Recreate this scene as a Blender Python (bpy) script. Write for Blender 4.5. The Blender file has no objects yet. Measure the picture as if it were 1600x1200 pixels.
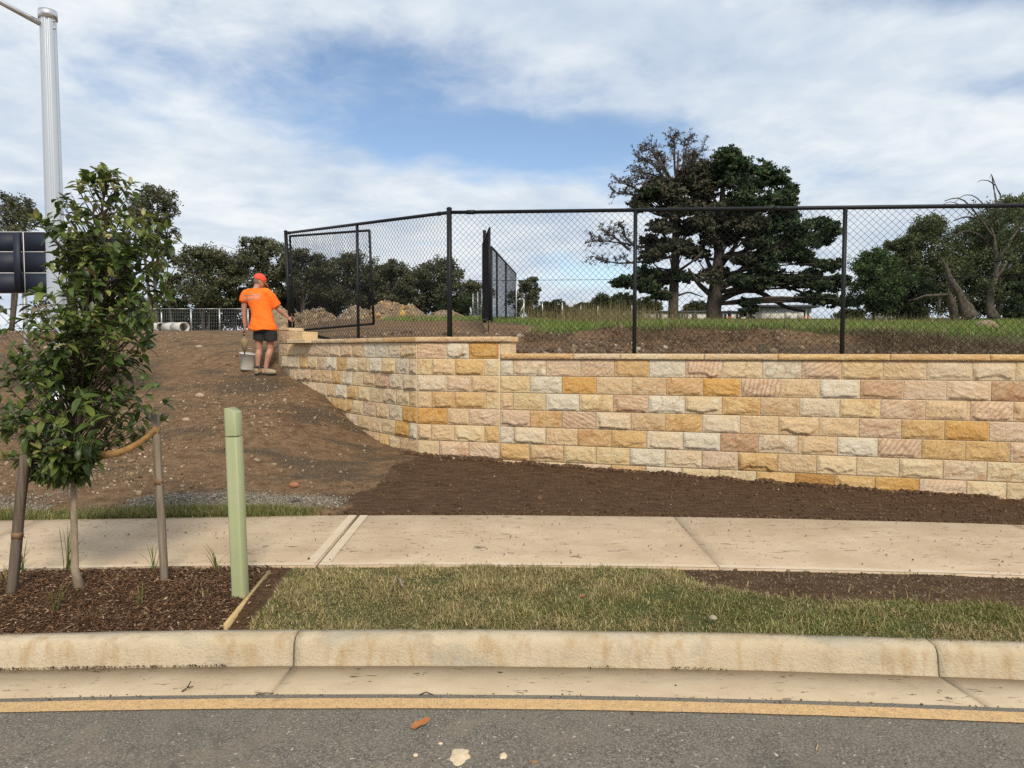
import bpy, bmesh, math, random
import numpy as np
from mathutils import Vector, Matrix
R = math.radians
rng = np.random.default_rng(11)
random.seed(5)
scene = bpy.context.scene
COL = scene.collection

# ------------------------------------------------------------------ camera, sky, sun, exposure
FOC, HOR, EYE = 1080.0, 545.0, 1.6
PITCH = math.atan((600 - HOR) / FOC)
cam_d = bpy.data.cameras.new('camera'); cam = bpy.data.objects.new('camera', cam_d); COL.objects.link(cam)
cam_d.sensor_width = 36; cam_d.lens = FOC / 1600 * 36; cam_d.clip_end = 4000; cam_d.clip_start = 0.05
cam.location = (0, 0, EYE); cam.rotation_euler = (math.pi / 2 - PITCH, 0, 0)
scene.camera = cam
SUN_EL, SUN_AZ = R(42), R(163)          # azimuth clockwise from +Y: behind the camera, to its right
world = bpy.data.worlds.new('World'); scene.world = world; world.use_nodes = True
def build_world():
    nt = world.node_tree; nt.nodes.clear(); N = nt.nodes.new; L = nt.links.new
    def math_(op, a, b=None, c=None):
        n = N('ShaderNodeMath'); n.operation = op
        for i, v in enumerate((a, b, c)):
            if v is None: continue
            if isinstance(v, (int, float)): n.inputs[i].default_value = v
            else: L(v, n.inputs[i])
        return n.outputs[0]
    def sstep(x, lo, hi):
        n = N('ShaderNodeMapRange'); n.interpolation_type = 'SMOOTHSTEP'
        L(x, n.inputs[0]); n.inputs[1].default_value = lo; n.inputs[2].default_value = hi
        return n.outputs[0]
    tc = N('ShaderNodeTexCoord'); sep = N('ShaderNodeSeparateXYZ'); L(tc.outputs['Generated'], sep.inputs[0])
    x, y, z = sep.outputs
    zc = math_('ADD', math_('MAXIMUM', z, 0.0), 0.16)
    comb = N('ShaderNodeCombineXYZ'); L(math_('DIVIDE', x, zc), comb.inputs[0]); L(math_('DIVIDE', y, zc), comb.inputs[1])
    def noise(scale, detail, rough, off, dist=0.0):
        mp = N('ShaderNodeMapping'); mp.inputs['Location'].default_value = off; L(comb.outputs[0], mp.inputs[0])
        n = N('ShaderNodeTexNoise'); n.inputs['Scale'].default_value = scale; n.inputs['Detail'].default_value = detail
        n.inputs['Roughness'].default_value = rough; n.inputs['Distortion'].default_value = dist
        L(mp.outputs[0], n.inputs['Vector']); return n.outputs[0]
    yy = math_('MAXIMUM', y, 0.05)
    u = math_('DIVIDE', x, yy); v = math_('DIVIDE', z, yy)
    def hole(u0, v0, su, sv, tilt=0.0):
        du = math_('SUBTRACT', u, u0)
        dv = math_('SUBTRACT', math_('SUBTRACT', v, v0), math_('MULTIPLY', du, tilt))
        a = math_('POWER', math_('DIVIDE', du, su), 2.0); b = math_('POWER', math_('DIVIDE', dv, sv), 2.0)
        return math_('EXPONENT', math_('MULTIPLY', math_('ADD', a, b), -1.0))
    n1 = noise(1.15, 9, 0.56, (3.1, 1.7, 0), 0.35)
    n3 = noise(4.2, 8, 0.6, (7.0, 2.2, 3), 0.3)
    base = math_('ADD', math_('MULTIPLY', n1, 0.6), math_('MULTIPLY', n3, 0.40))
    h = math_('MULTIPLY', hole(-0.02, 0.295, 0.30, 0.058, -0.04), 0.52)
    for a in (hole(0.72, 0.375, 0.16, 0.035), hole(0.12, 0.11, 0.12, 0.028), hole(0.66, 0.50, 0.26, 0.04), hole(-0.22, 0.40, 0.4, 0.05)):
        h = math_('ADD', h, math_('MULTIPLY', a, 0.26))
    f = math_('SUBTRACT', math_('ADD', base, 0.17), h)
    mask = sstep(f, 0.32, 0.63)
    # brightness of the cloud itself
    n2 = noise(1.7, 7, 0.55, (0.4, 5.2, 9), 0.2)
    n4 = noise(5.0, 6, 0.6, (2.4, 1.2, 4), 0.4)
    shade = sstep(math_('ADD', math_('MULTIPLY', n2, 0.65), math_('MULTIPLY', n4, 0.35)), 0.30, 0.70)
    cr = N('ShaderNodeValToRGB'); L(shade, cr.inputs[0])
    cr.color_ramp.elements[0].color = (0.40, 0.475, 0.575, 1); cr.color_ramp.elements[1].color = (0.66, 0.69, 0.705, 1)
    sky = N('ShaderNodeTexSky'); sky.sky_type = 'NISHITA'; sky.sun_disc = False
    sky.sun_elevation = SUN_EL; sky.sun_rotation = SUN_AZ; sky.air_density = 1.0; sky.dust_density = 0.6; sky.ozone_density = 1.6
    b1 = N('ShaderNodeBackground'); b1.inputs[1].default_value = 0.105; L(sky.outputs[0], b1.inputs[0])
    b2 = N('ShaderNodeBackground'); b2.inputs[1].default_value = 1.0; L(cr.outputs[0], b2.inputs[0])
    mx = N('ShaderNodeMixShader'); L(mask, mx.inputs[0]); L(b1.outputs[0], mx.inputs[1]); L(b2.outputs[0], mx.inputs[2])
    out = N('ShaderNodeOutputWorld'); L(mx.outputs[0], out.inputs[0])
build_world()
sun_d = bpy.data.lights.new('sun', 'SUN'); sun = bpy.data.objects.new('sun', sun_d); COL.objects.link(sun)
sun_d.energy = 2.4; sun_d.angle = R(13); sun_d.color = (1.0, 0.91, 0.77)
_sd = Vector((math.sin(SUN_AZ) * math.cos(SUN_EL), math.cos(SUN_AZ) * math.cos(SUN_EL), math.sin(SUN_EL)))
sun.rotation_euler = _sd.to_track_quat('Z', 'Y').to_euler()
vs = scene.view_settings; vs.view_transform = 'Standard'; vs.look = 'None'; vs.exposure = 0.47; vs.gamma = 1.0; vs.use_curve_mapping = False
scene.cycles.use_denoising = False
scene.cycles.max_bounces = 6; scene.cycles.transparent_max_bounces = 8

# ------------------------------------------------------------------ geometry helpers
_f = np.array((0, math.cos(PITCH), -math.sin(PITCH))); _u = np.array((0, math.sin(PITCH), math.cos(PITCH)))
def ray(px, py):
    return _f + np.array((1.0, 0, 0)) * (px - 800) / FOC + _u * (600 - py) / FOC
def at(px, py, Y):
    d = ray(px, py); return np.array((0, 0, EYE)) + d * (Y / d[1])
def atz(px, py, z):
    d = ray(px, py); return np.array((0, 0, EYE)) + d * ((z - EYE) / d[2])

def _hash(ix, iy, seed):
    h = (ix.astype(np.int64) * 374761393 + iy.astype(np.int64) * 668265263 + seed * 974634777) & 0xFFFFFFFF
    h = ((h ^ (h >> 13)) * 1274126177) & 0xFFFFFFFF
    return ((h ^ (h >> 16)) & 0xFFFF) / 65535.0
def vnoise(x, y, seed=0):
    x = np.asarray(x, float); y = np.asarray(y, float); x, y = np.broadcast_arrays(x, y)
    ix = np.floor(x); iy = np.floor(y); fx = x - ix; fy = y - iy
    fx = fx * fx * (3 - 2 * fx); fy = fy * fy * (3 - 2 * fy)
    a = _hash(ix, iy, seed); b = _hash(ix + 1, iy, seed); c = _hash(ix, iy + 1, seed); d = _hash(ix + 1, iy + 1, seed)
    return (a * (1 - fx) + b * fx) * (1 - fy) + (c * (1 - fx) + d * fx) * fy
def fbm(x, y, seed=0, o=4):
    s = 0; amp = 0.5
    for k in range(o):
        s = s + amp * vnoise(np.asarray(x) * 2 ** k, np.asarray(y) * 2 ** k, seed + 17 * k); amp *= 0.5
    return s / (1 - 0.5 ** o)
def sst(x, a, b):
    t = np.clip((np.asarray(x, float) - a) / (b - a), 0, 1); return t * t * (3 - 2 * t)

def mesh(name, V, Fs, mat=None, smooth=False, col=None):
    V = np.asarray(V, dtype=np.float32).reshape(-1, 3)
    if isinstance(Fs, np.ndarray): Fs = [Fs]
    Fs = [np.asarray(f, dtype=np.int32) for f in Fs if len(f)]
    me = bpy.data.meshes.new(name)
    me.vertices.add(len(V)); me.vertices.foreach_set('co', V.ravel())
    loops = np.concatenate([f.ravel() for f in Fs]); tot = np.concatenate([np.full(len(f), f.shape[1], np.int32) for f in Fs])
    start = np.concatenate(([0], np.cumsum(tot)[:-1])).astype(np.int32)
    me.loops.add(len(loops)); me.loops.foreach_set('vertex_index', loops)
    me.polygons.add(len(tot)); me.polygons.foreach_set('loop_start', start); me.polygons.foreach_set('loop_total', tot)
    if smooth: me.polygons.foreach_set('use_smooth', np.ones(len(tot), bool))
    if col is not None:
        col = np.asarray(col, np.float32)
        if col.shape[1] == 3: col = np.concatenate([col, np.ones((len(col), 1), np.float32)], 1)
        a = me.color_attributes.new('Col', 'FLOAT_COLOR', 'POINT'); a.data.foreach_set('color', col.ravel())
    me.update(calc_edges=True); me.validate()
    if mat is not None: me.materials.append(mat)
    return me
def link(name, me, parent=None, loc=(0, 0, 0), rot=(0, 0, 0), label=None, cat=None, group=None, kind=None):
    o = bpy.data.objects.new(name, me); COL.objects.link(o); o.location = loc; o.rotation_euler = rot
    if parent is not None: o.parent = parent
    if label: o['label'] = label
    if cat: o['category'] = cat
    if group: o['group'] = group
    if kind: o['kind'] = kind
    return o
def thing(name, label, cat, loc=(0, 0, 0), rot=(0, 0, 0), group=None):
    return link(name, None, None, loc, rot, label, cat, group)
class Geo:
    """collects pieces of one part"""
    def __init__(s): s.V = []; s.F = {3: [], 4: []}; s.C = []; s.n = 0
    def add(s, V, *Fs, col=None):
        V = np.asarray(V, float).reshape(-1, 3)
        for F in Fs:
            F = np.asarray(F, np.int64)
            if len(F): s.F[F.shape[1]].append(F + s.n)
        s.V.append(V); s.n += len(V)
        if col is not None:
            col = np.asarray(col, float)
            if col.ndim == 1: col = np.tile(col, (len(V), 1))
            s.C.append(col)
        return s
    def mesh(s, name, mat, smooth=False):
        Fs = [np.concatenate(s.F[k]) for k in (3, 4) if s.F[k]]
        return mesh(name, np.concatenate(s.V), Fs, mat, smooth, np.concatenate(s.C) if s.C else None)
    def obj(s, name, mat, parent=None, smooth=False, **k):
        return link(name, s.mesh(name, mat, smooth), parent, **k)
def box(c, s, rz=0.0):
    x, y, z = np.array(s) / 2.0
    V = np.array([(-x, -y, -z), (x, -y, -z), (x, y, -z), (-x, y, -z), (-x, -y, z), (x, -y, z), (x, y, z), (-x, y, z)])
    if rz:
        cc, ss = math.cos(rz), math.sin(rz); V = V @ np.array([(cc, ss, 0), (-ss, cc, 0), (0, 0, 1)])
    F = np.array([(0, 3, 2, 1), (4, 5, 6, 7), (0, 1, 5, 4), (1, 2, 6, 5), (2, 3, 7, 6), (3, 0, 4, 7)])
    return V + np.array(c), F
def tube(P, r, k=8, caps=True, flat=1.0):
    P = np.asarray(P, float); n = len(P); r = np.broadcast_to(np.asarray(r, float), (n,))
    T = np.gradient(P, axis=0); T /= np.linalg.norm(T, axis=1)[:, None] + 1e-9
    ref = np.array((0, 0, 1.0)) if abs(T[:, 2]).mean() < 0.8 else np.array((0, 1.0, 0))
    A = np.cross(T, ref); A /= np.linalg.norm(A, axis=1)[:, None] + 1e-9; B = np.cross(A, T)
    th = np.linspace(0, 2 * math.pi, k, endpoint=False)
    V = P[:, None] + r[:, None, None] * (A[:, None] * np.cos(th)[None, :, None] + flat * B[:, None] * np.sin(th)[None, :, None])
    V = V.reshape(-1, 3); i = np.arange(n - 1)[:, None] * k; j = np.arange(k)[None]; j2 = (j + 1) % k
    Q = np.stack([i + j, i + k + j, i + k + j2, i + j2], -1).reshape(-1, 4)
    Fs = [Q]
    if caps:
        V = np.concatenate([V, P[:1], P[-1:]]); a = n * k
        Tt = np.concatenate([np.stack([np.full(k, a), np.arange(k), (np.arange(k) + 1) % k], -1),
                             np.stack([np.full(k, a + 1), (n - 1) * k + (np.arange(k) + 1) % k, (n - 1) * k + np.arange(k)], -1)])
        Fs.append(Tt)
    return (V, *Fs)
def bez(a, b, c, n=6):
    t = np.linspace(0, 1, n)[:, None]; a, b, c = map(np.asarray, (a, b, c))
    return (1 - t) ** 2 * a + 2 * t * (1 - t) * b + t * t * c
def gridF(nx, ny):
    i = np.arange(nx - 1)[:, None]; j = np.arange(ny - 1)[None]
    a = i * ny + j
    return np.stack([a, a + ny, a + ny + 1, a + 1], -1).reshape(-1, 4)
def ellipsoid(c, r, nu=12, nv=8):
    th = np.linspace(0, 2 * math.pi, nu, endpoint=False); ph = np.linspace(-math.pi / 2, math.pi / 2, nv)[1:-1]
    V = np.stack([np.cos(ph)[:, None] * np.cos(th), np.cos(ph)[:, None] * np.sin(th), np.repeat(np.sin(ph)[:, None], nu, 1)], -1).reshape(-1, 3)
    V = np.concatenate([V, [(0, 0, -1), (0, 0, 1)]]) * np.array(r) + np.array(c)
    m = nv - 2; i = np.arange(m - 1)[:, None] * nu; j = np.arange(nu)[None]; j2 = (j + 1) % nu
    Q = np.stack([i + j, i + j2, i + nu + j2, i + nu + j], -1).reshape(-1, 4); a = m * nu; jj = np.arange(nu)
    T = np.concatenate([np.stack([np.full(nu, a), (jj + 1) % nu, jj], -1), np.stack([np.full(nu, a + 1), (m - 1) * nu + jj, (m - 1) * nu + (jj + 1) % nu], -1)])
    return V, Q, T
def rot_rand(n):
    q = rng.normal(size=(n, 4)); q /= np.linalg.norm(q, axis=1)[:, None]; w, x, y, z = q.T
    return np.stack([np.stack([1 - 2 * (y * y + z * z), 2 * (x * y - z * w), 2 * (x * z + y * w)], -1),
                     np.stack([2 * (x * y + z * w), 1 - 2 * (x * x + z * z), 2 * (y * z - x * w)], -1),
                     np.stack([2 * (x * z - y * w), 2 * (y * z + x * w), 1 - 2 * (x * x + y * y)], -1)], 1)
def scatter(tv, tf, P, Rm, S, col):
    """copies of a small template (tv, tf) at P with rotations Rm, scales S, colours col -> V, F, C"""
    n, k = len(P), len(tv)
    S = np.asarray(S, float); S = S[:, None] * np.ones(3) if S.ndim == 1 else S
    V = np.einsum('nij,nkj->nki', Rm, tv[None] * S[:, None]) + P[:, None]
    F = tf[None] + (np.arange(n) * k)[:, None, None]
    return V.reshape(-1, 3), F.reshape(-1, tf.shape[1]), np.repeat(np.asarray(col), k, 0)
PEB_V = np.array([(1, 0, 0), (-1, 0, 0), (0, 1, 0), (0, -1, 0), (0, 0, .8), (0, 0, -.8)], float)
PEB_F = np.array([(0, 2, 4), (2, 1, 4), (1, 3, 4), (3, 0, 4), (2, 0, 5), (1, 2, 5), (3, 1, 5), (0, 3, 5)])
_p = (1 + 5 ** .5) / 2
ICO_V = np.array([(-1, _p, 0), (1, _p, 0), (-1, -_p, 0), (1, -_p, 0), (0, -1, _p), (0, 1, _p), (0, -1, -_p), (0, 1, -_p), (_p, 0, -1), (_p, 0, 1), (-_p, 0, -1), (-_p, 0, 1)]) / 1.9
ICO_F = np.array([(0, 11, 5), (0, 5, 1), (0, 1, 7), (0, 7, 10), (0, 10, 11), (1, 5, 9), (5, 11, 4), (11, 10, 2), (10, 7, 6), (7, 1, 8), (3, 9, 4), (3, 4, 2), (3, 2, 6), (3, 6, 8), (3, 8, 9), (4, 9, 5), (2, 4, 11), (6, 2, 10), (8, 6, 7), (9, 8, 1)])

# ------------------------------------------------------------------ materials
class Sh:
    def __init__(s, name):
        s.m = bpy.data.materials.new(name); s.m.use_nodes = True; s.nt = s.m.node_tree; s.b = s.nt.nodes['Principled BSDF']
        s.out = s.nt.nodes['Material Output']; s.vec = None
    def n(s, t, **k):
        o = s.nt.nodes.new('ShaderNode' + t)
        for a, v in k.items():
            if hasattr(o, a): setattr(o, a, v)
        return o
    def l(s, a, b): s.nt.links.new(a, b); return s
    def setin(s, node, i, v):
        if v is None: return
        if hasattr(v, 'is_output') or isinstance(v, bpy.types.NodeSocket): s.l(v, node.inputs[i])
        else: node.inputs[i].default_value = (*v, 1) if isinstance(v, tuple) and len(v) == 3 and node.inputs[i].type == 'RGBA' else v
    def coord(s, kind='Object', scale=(1, 1, 1), rot=(0, 0, 0), rand=0.0):
        tc = s.n('TexCoord'); mp = s.n('Mapping'); s.l(tc.outputs[kind], mp.inputs[0])
        mp.inputs['Scale'].default_value = scale; mp.inputs['Rotation'].default_value = rot
        if rand:
            oi = s.n('ObjectInfo'); c = s.n('CombineXYZ')
            for i, kf in enumerate((rand, rand * 0.73, rand * 1.31)): s.l(s.math('MULTIPLY', oi.outputs['Random'], kf), c.inputs[i])
            s.l(c.outputs[0], mp.inputs['Location'])
        s.vec = mp.outputs[0]; return s.vec
    def math(s, op, a, b=None):
        n = s.n('Math', operation=op); s.setin(n, 0, a); s.setin(n, 1, b); return n.outputs[0]
    def noise(s, scale, detail=4, rough=0.55, vec=None, dist=0.0):
        n = s.n('TexNoise'); n.inputs['Scale'].default_value = scale; n.inputs['Detail'].default_value = detail
        n.inputs['Roughness'].default_value = rough; n.inputs['Distortion'].default_value = dist
        s.l(vec or s.vec, n.inputs['Vector']); return n.outputs[0]
    def voro(s, scale, vec=None, out='Distance', feature='F1'):
        n = s.n('TexVoronoi', feature=feature); n.inputs['Scale'].default_value = scale; s.l(vec or s.vec, n.inputs['Vector']); return n.outputs[out]
    def ramp(s, f, *st):
        n = s.n('ValToRGB'); e = n.color_ramp.elements
        while len(e) < len(st): e.new(0.5)
        for el, (p, c) in zip(e, st): el.position = p; el.color = (*c, 1) if isinstance(c, tuple) else (c, c, c, 1)
        s.l(f, n.inputs[0]); return n.outputs[0]
    def mr(s, f, a, b, c=0.0, d=1.0):
        n = s.n('MapRange'); s.l(f, n.inputs[0])
        for i, v in enumerate((a, b, c, d)): n.inputs[i + 1].default_value = v
        return n.outputs[0]
    def mix(s, f, a, b, blend='MIX'):
        n = s.n('Mix', data_type='RGBA', blend_type=blend); s.setin(n, 0, f); s.setin(n, 6, a); s.setin(n, 7, b); return n.outputs[2]
    def attr(s, name='Col'):
        n = s.n('Attribute'); n.attribute_name = name; return n.outputs['Color']
    def bump(s, h, strength=0.5, dist=0.01):
        n = s.n('Bump'); n.inputs['Strength'].default_value = strength; n.inputs['Distance'].default_value = dist; s.l(h, n.inputs['Height'])
        old = s.b.inputs['Normal'].links
        if old: s.l(old[0].from_socket, n.inputs['Normal'])
        s.l(n.outputs[0], s.b.inputs['Normal']); return s
    def done(s, col=None, rough=0.8, metal=0.0, spec=0.5, transl=0.0):
        s.setin(s.b, 'Base Color', col); s.setin(s.b, 'Roughness', rough); s.b.inputs['Metallic'].default_value = metal
        s.b.inputs['Specular IOR Level'].default_value = spec
        if transl:
            t = s.n('BsdfTranslucent'); s.setin(t, 0, col); mx = s.n('MixShader'); mx.inputs[0].default_value = transl
            s.l(s.b.outputs[0], mx.inputs[1]); s.l(t.outputs[0], mx.inputs[2]); s.l(mx.outputs[0], s.out.inputs[0])
        return s.m
def simple(name, c1, c2, scale=8, rough=0.8, bump=0.2, bscale=None, dist=0.005, metal=0.0, spec=0.4, rand=3.0, stretch=(1, 1, 1)):
    s = Sh(name); s.coord('Object', stretch, rand=rand)
    f = s.noise(scale, 5, 0.6); c = s.ramp(f, (0.3, c1), (0.7, c2))
    if bump: s.bump(s.noise(bscale or scale * 4, 4, 0.6), bump, dist)
    return s.done(c, rough, metal, spec)
def colmat(name, rough=0.8, spec=0.3, transl=0.0, var=0.35, scale=6, bump=0.0, bscale=60):
    s = Sh(name); s.coord('Object')
    c = s.mix(var, s.attr(), s.noise(scale, 4), 'OVERLAY')
    if bump: s.bump(s.noise(bscale, 3), bump, 0.004)
    return s.done(c, rough, 0, spec, transl)
M = {}
def mats():
    # asphalt
    s = Sh('asphalt'); s.coord('Object')
    big = s.noise(0.9, 5, 0.6); mid = s.noise(7, 6, 0.7); fine = s.noise(105, 4, 0.8); v = s.voro(95)
    c = s.ramp(fine, (0.32, (0.040, 0.036, 0.031)), (0.50, (0.125, 0.111, 0.092)), (0.66, (0.32, 0.282, 0.228)))
    c = s.mix(s.mr(mid, 0.45, 0.72, 0, 0.6), c, (0.20, 0.172, 0.135))
    c = s.mix(s.mr(big, 0.4, 0.7, 0, 0.35), c, (0.15, 0.128, 0.10))
    c = s.mix(s.mr(s.noise(2.4, 6, 0.7, dist=0.8), 0.52, 0.66, 0, 0.5), c, (0.215, 0.175, 0.125))
    c = s.mix(s.mr(s.noise(1.3, 7, 0.75, dist=0.5), 0.58, 0.68, 0, 0.5), c, (0.06, 0.055, 0.05))
    c = s.mix(s.math('GREATER_THAN', s.noise(38, 3, 0.6), 0.68), c, (0.42, 0.38, 0.31))
    s.bump(v, 0.5, 0.004); s.bump(fine, 0.4, 0.003); M['asphalt'] = s.done(c, 0.9, 0, 0.25)
    # road line paint (worn orange yellow)
    s = Sh('line_paint'); s.coord('Object')
    c = s.ramp(s.noise(28, 6, 0.7), (0.28, (0.46, 0.285, 0.125)), (0.6, (0.60, 0.39, 0.18)))
    worn = s.math('GREATER_THAN', s.noise(120, 4, 0.75), 0.565); c = s.mix(worn, c, (0.25, 0.195, 0.14))
    c = s.mix(s.mr(s.noise(5, 5), 0.62, 0.75, 0, 0.75), c, (0.22, 0.14, 0.09))
    s.bump(s.voro(150), 0.5, 0.003); M['paint'] = s.done(c, 0.75, 0, 0.3)
    # concrete variants
    def concrete(name, a, b, stain, dirt, sc=1.0, speck=True, bumpy=0.25):
        s = Sh(name); s.coord('Object')
        c = s.ramp(s.noise(2.2 * sc, 7, 0.62), (0.3, a), (0.68, b))
        st = s.coord('Object', (0.7, 3.0, 1)); c = s.mix(s.mr(s.noise(1.7, 6, 0.65), 0.52, 0.72, 0, 0.6), c, stain)
        s.coord('Object'); c = s.mix(s.mr(s.noise(46, 4, 0.6), 0.5, 0.8, 0, 0.45), c, dirt)
        if speck:
            sp = s.coord('Object', (7, 22, 7)); k = s.math('MULTIPLY', s.math('GREATER_THAN', s.noise(1.4, 4, 0.75), 0.61), s.mr(s.noise(0.25, 3), 0.42, 0.6))
            c = s.mix(k, c, (0.10, 0.075, 0.05))
        s.coord('Object'); s.bump(s.noise(90, 5, 0.6), bumpy, 0.004); s.bump(s.noise(9, 4), 0.2, 0.01)
        M[name] = s.done(c, 0.88, 0, 0.3)
    concrete('footpath_concrete', (0.40, 0.295, 0.19), (0.52, 0.405, 0.28), (0.33, 0.225, 0.135), (0.37, 0.28, 0.19))
    concrete('footpath_margin', (0.52, 0.41, 0.285), (0.58, 0.475, 0.35), (0.45, 0.34, 0.22), (0.45, 0.35, 0.24), speck=False)
    concrete('gutter_concrete', (0.41, 0.31, 0.20), (0.50, 0.40, 0.275), (0.33, 0.26, 0.17), (0.36, 0.29, 0.2), 1.4)
    # kerb: yellower, grey scuffs and rusty run marks
    s = Sh('kerb_concrete'); s.coord('Object')
    c = s.ramp(s.noise(2.6, 6, 0.6), (0.3, (0.475, 0.38, 0.245)), (0.7, (0.585, 0.495, 0.36)))
    s.coord('Object', (1, 1, 0.25)); c = s.mix(s.mr(s.noise(14, 5, 0.6), 0.50, 0.72, 0, 0.75), c, (0.38, 0.245, 0.11))
    s.coord('Object', (0.8, 1, 2)); c = s.mix(s.mr(s.noise(2.0, 7, 0.7, dist=0.5), 0.54, 0.66, 0, 0.75), c, (0.35, 0.315, 0.25))
    s.coord('Object'); c = s.mix(s.math('GREATER_THAN', s.noise(75, 3, 0.7), 0.69), c, (0.3, 0.22, 0.12))
    s.bump(s.noise(60, 5, 0.7), 0.9, 0.012); s.bump(s.noise(10, 4), 0.3, 0.01); M['kerb'] = s.done(c, 0.88, 0, 0.3)
    M['joint'] = simple('joint_filler', (0.055, 0.05, 0.042), (0.13, 0.11, 0.085), 40)
    # terrain: Col = (dark soil, grassy soil, gravel dust)
    s = Sh('earth'); s.coord('Object')
    at_ = s.n('Attribute'); at_.attribute_name = 'Col'; sp = s.n('SeparateColor'); s.l(at_.outputs['Color'], sp.inputs[0])
    n1 = s.noise(0.75, 6, 0.62); n2 = s.noise(9, 6, 0.68); n3 = s.noise(55, 4, 0.7)
    c = s.ramp(n2, (0.30, (0.105, 0.061, 0.031)), (0.5, (0.19, 0.115, 0.062)), (0.70, (0.285, 0.182, 0.104)))
    st = s.coord('Object', (0.55, 1.2, 1)); c = s.mix(s.mr(s.noise(1.1, 7, 0.65, dist=0.6), 0.49, 0.60, 0, 0.82), c, s.ramp(n3, (0.35, (0.045, 0.034, 0.022)), (0.65, (0.13, 0.10, 0.068))))
    s.coord('Object'); c = s.mix(s.math('GREATER_THAN', n3, 0.63), c, (0.36, 0.27, 0.17))
    c = s.mix(s.math('LESS_THAN', n3, 0.335), c, (0.075, 0.05, 0.03))
    c = s.mix(s.mr(sp.outputs[2], 0.3, 0.8), c, s.ramp(n3, (0.35, (0.16, 0.135, 0.10)), (0.65, (0.40, 0.36, 0.30))))
    c = s.mix(s.mr(sp.outputs[1], 0.3, 0.8), c, s.ramp(n2, (0.3, (0.055, 0.065, 0.02)), (0.7, (0.12, 0.12, 0.045))))
    edge = s.math('ADD', sp.outputs[0], s.math('MULTIPLY', s.math('SUBTRACT', s.noise(14, 6, 0.7), 0.5), 0.9))
    s.coord('Object', (1, 3.2, 1)); ds = s.noise(5, 6, 0.65)
    dark = s.ramp(ds, (0.3, (0.056, 0.029, 0.015)), (0.5, (0.096, 0.054, 0.029)), (0.7, (0.14, 0.084, 0.047)))
    c = s.mix(s.mr(edge, 0.42, 0.58), c, dark)
    s.coord('Object'); s.bump(n2, 0.8, 0.05); s.bump(n3, 1.0, 0.02); s.bump(s.noise(150, 3, 0.6), 0.5, 0.005)
    M['earth'] = s.done(c, 0.95, 0, 0.15)
    # sandstone: Object Info colour = stone colour, alpha = how strongly it is banded
    s = Sh('sandstone'); tc = s.n('TexCoord'); oi = s.n('ObjectInfo')
    mp = s.n('Mapping'); s.l(tc.outputs['Object'], mp.inputs[0]); cx = s.n('CombineXYZ')
    for i, k in enumerate((37.0, 19.0, 53.0)): s.l(s.math('MULTIPLY', oi.outputs['Random'], k), cx.inputs[i])
    s.l(cx.outputs[0], mp.inputs['Location']); s.vec = mp.outputs[0]
    n1 = s.noise(7, 6, 0.65); n2 = s.noise(45, 5, 0.7); n3 = s.noise(160, 3, 0.6)
    c = s.mix(s.mr(n1, 0.3, 0.7, 0, 0.75), s.mix(1.0, oi.outputs['Color'], (0.92, 0.80, 0.66), 'MULTIPLY'), oi.outputs['Color'])
    c = s.mix(s.mr(n1, 0.55, 0.8, 0, 0.6), c, s.mix(0.5, oi.outputs['Color'], (0.70, 0.62, 0.46)))
    # bedding bands at a slant that changes from stone to stone
    cr = s.n('CombineXYZ'); s.l(s.math('MULTIPLY', s.math('SUBTRACT', s.math('FRACT', s.math('MULTIPLY', oi.outputs['Random'], 91.7)), 0.35), 2.2), cr.inputs[1])
    m2 = s.n('Mapping'); s.l(s.vec, m2.inputs[0]); s.l(cr.outputs[0], m2.inputs['Rotation'])
    w = s.n('TexWave', wave_type='BANDS', bands_direction='Z'); w.inputs['Scale'].default_value = 7.0; w.inputs['Distortion'].default_value = 3.6
    w.inputs['Detail'].default_value = 4; w.inputs['Detail Scale'].default_value = 1.6; w.inputs['Detail Roughness'].default_value = 0.65; s.l(m2.outputs[0], w.inputs['Vector'])
    bf = s.math('MULTIPLY', s.mr(w.outputs['Fac'], 0.45, 1.0), oi.outputs['Alpha'])
    c = s.mix(s.math('MULTIPLY', bf, 0.85), c, s.mix(1.0, oi.outputs['Color'], (0.66, 0.47, 0.38), 'MULTIPLY'))
    vn = s.math('ABSOLUTE', s.math('SUBTRACT', s.noise(2.6, 3, 0.5, dist=1.2), 0.5)); vf = s.math('MULTIPLY', s.mr(vn, 0.0, 0.035, 0.75, 0.0), s.math('GREATER_THAN', s.math('FRACT', s.math('MULTIPLY', oi.outputs['Random'], 57.3)), 0.55))
    c = s.mix(vf, c, s.mix(1.0, oi.outputs['Color'], (0.70, 0.50, 0.36), 'MULTIPLY'))
    c = s.mix(s.mr(n2, 0.55, 0.78, 0, 0.35), c, s.mix(1.0, oi.outputs['Color'], (0.62, 0.52, 0.42), 'MULTIPLY'))
    c = s.mix(s.mr(n2, 0.5, 0.25, 0, 0.4), c, (0.74, 0.66, 0.52))
    s.bump(n1, 0.5, 0.02); s.bump(n2, 0.9, 0.02); s.bump(n3, 0.45, 0.004); M['stone'] = s.done(c, 0.92, 0, 0.2)
    M['mortar'] = simple('mortar', (0.50, 0.39, 0.25), (0.60, 0.48, 0.32), 22, 0.95, 0.4, 120)
    # metals
    s = Sh('black_coated_steel'); s.coord('Object'); s.bump(s.noise(120, 2), 0.08, 0.001); M['black'] = s.done((0.010, 0.011, 0.013), 0.5, 0, 0.25)
    M['black_wire'] = Sh('black_coated_wire').done((0.010, 0.011, 0.013), 0.6, 0, 0.2)
    M['galv'] = simple('galvanised_steel', (0.42, 0.43, 0.43), (0.56, 0.57, 0.57), 20, 0.42, 0.05, metal=0.65)
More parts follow.
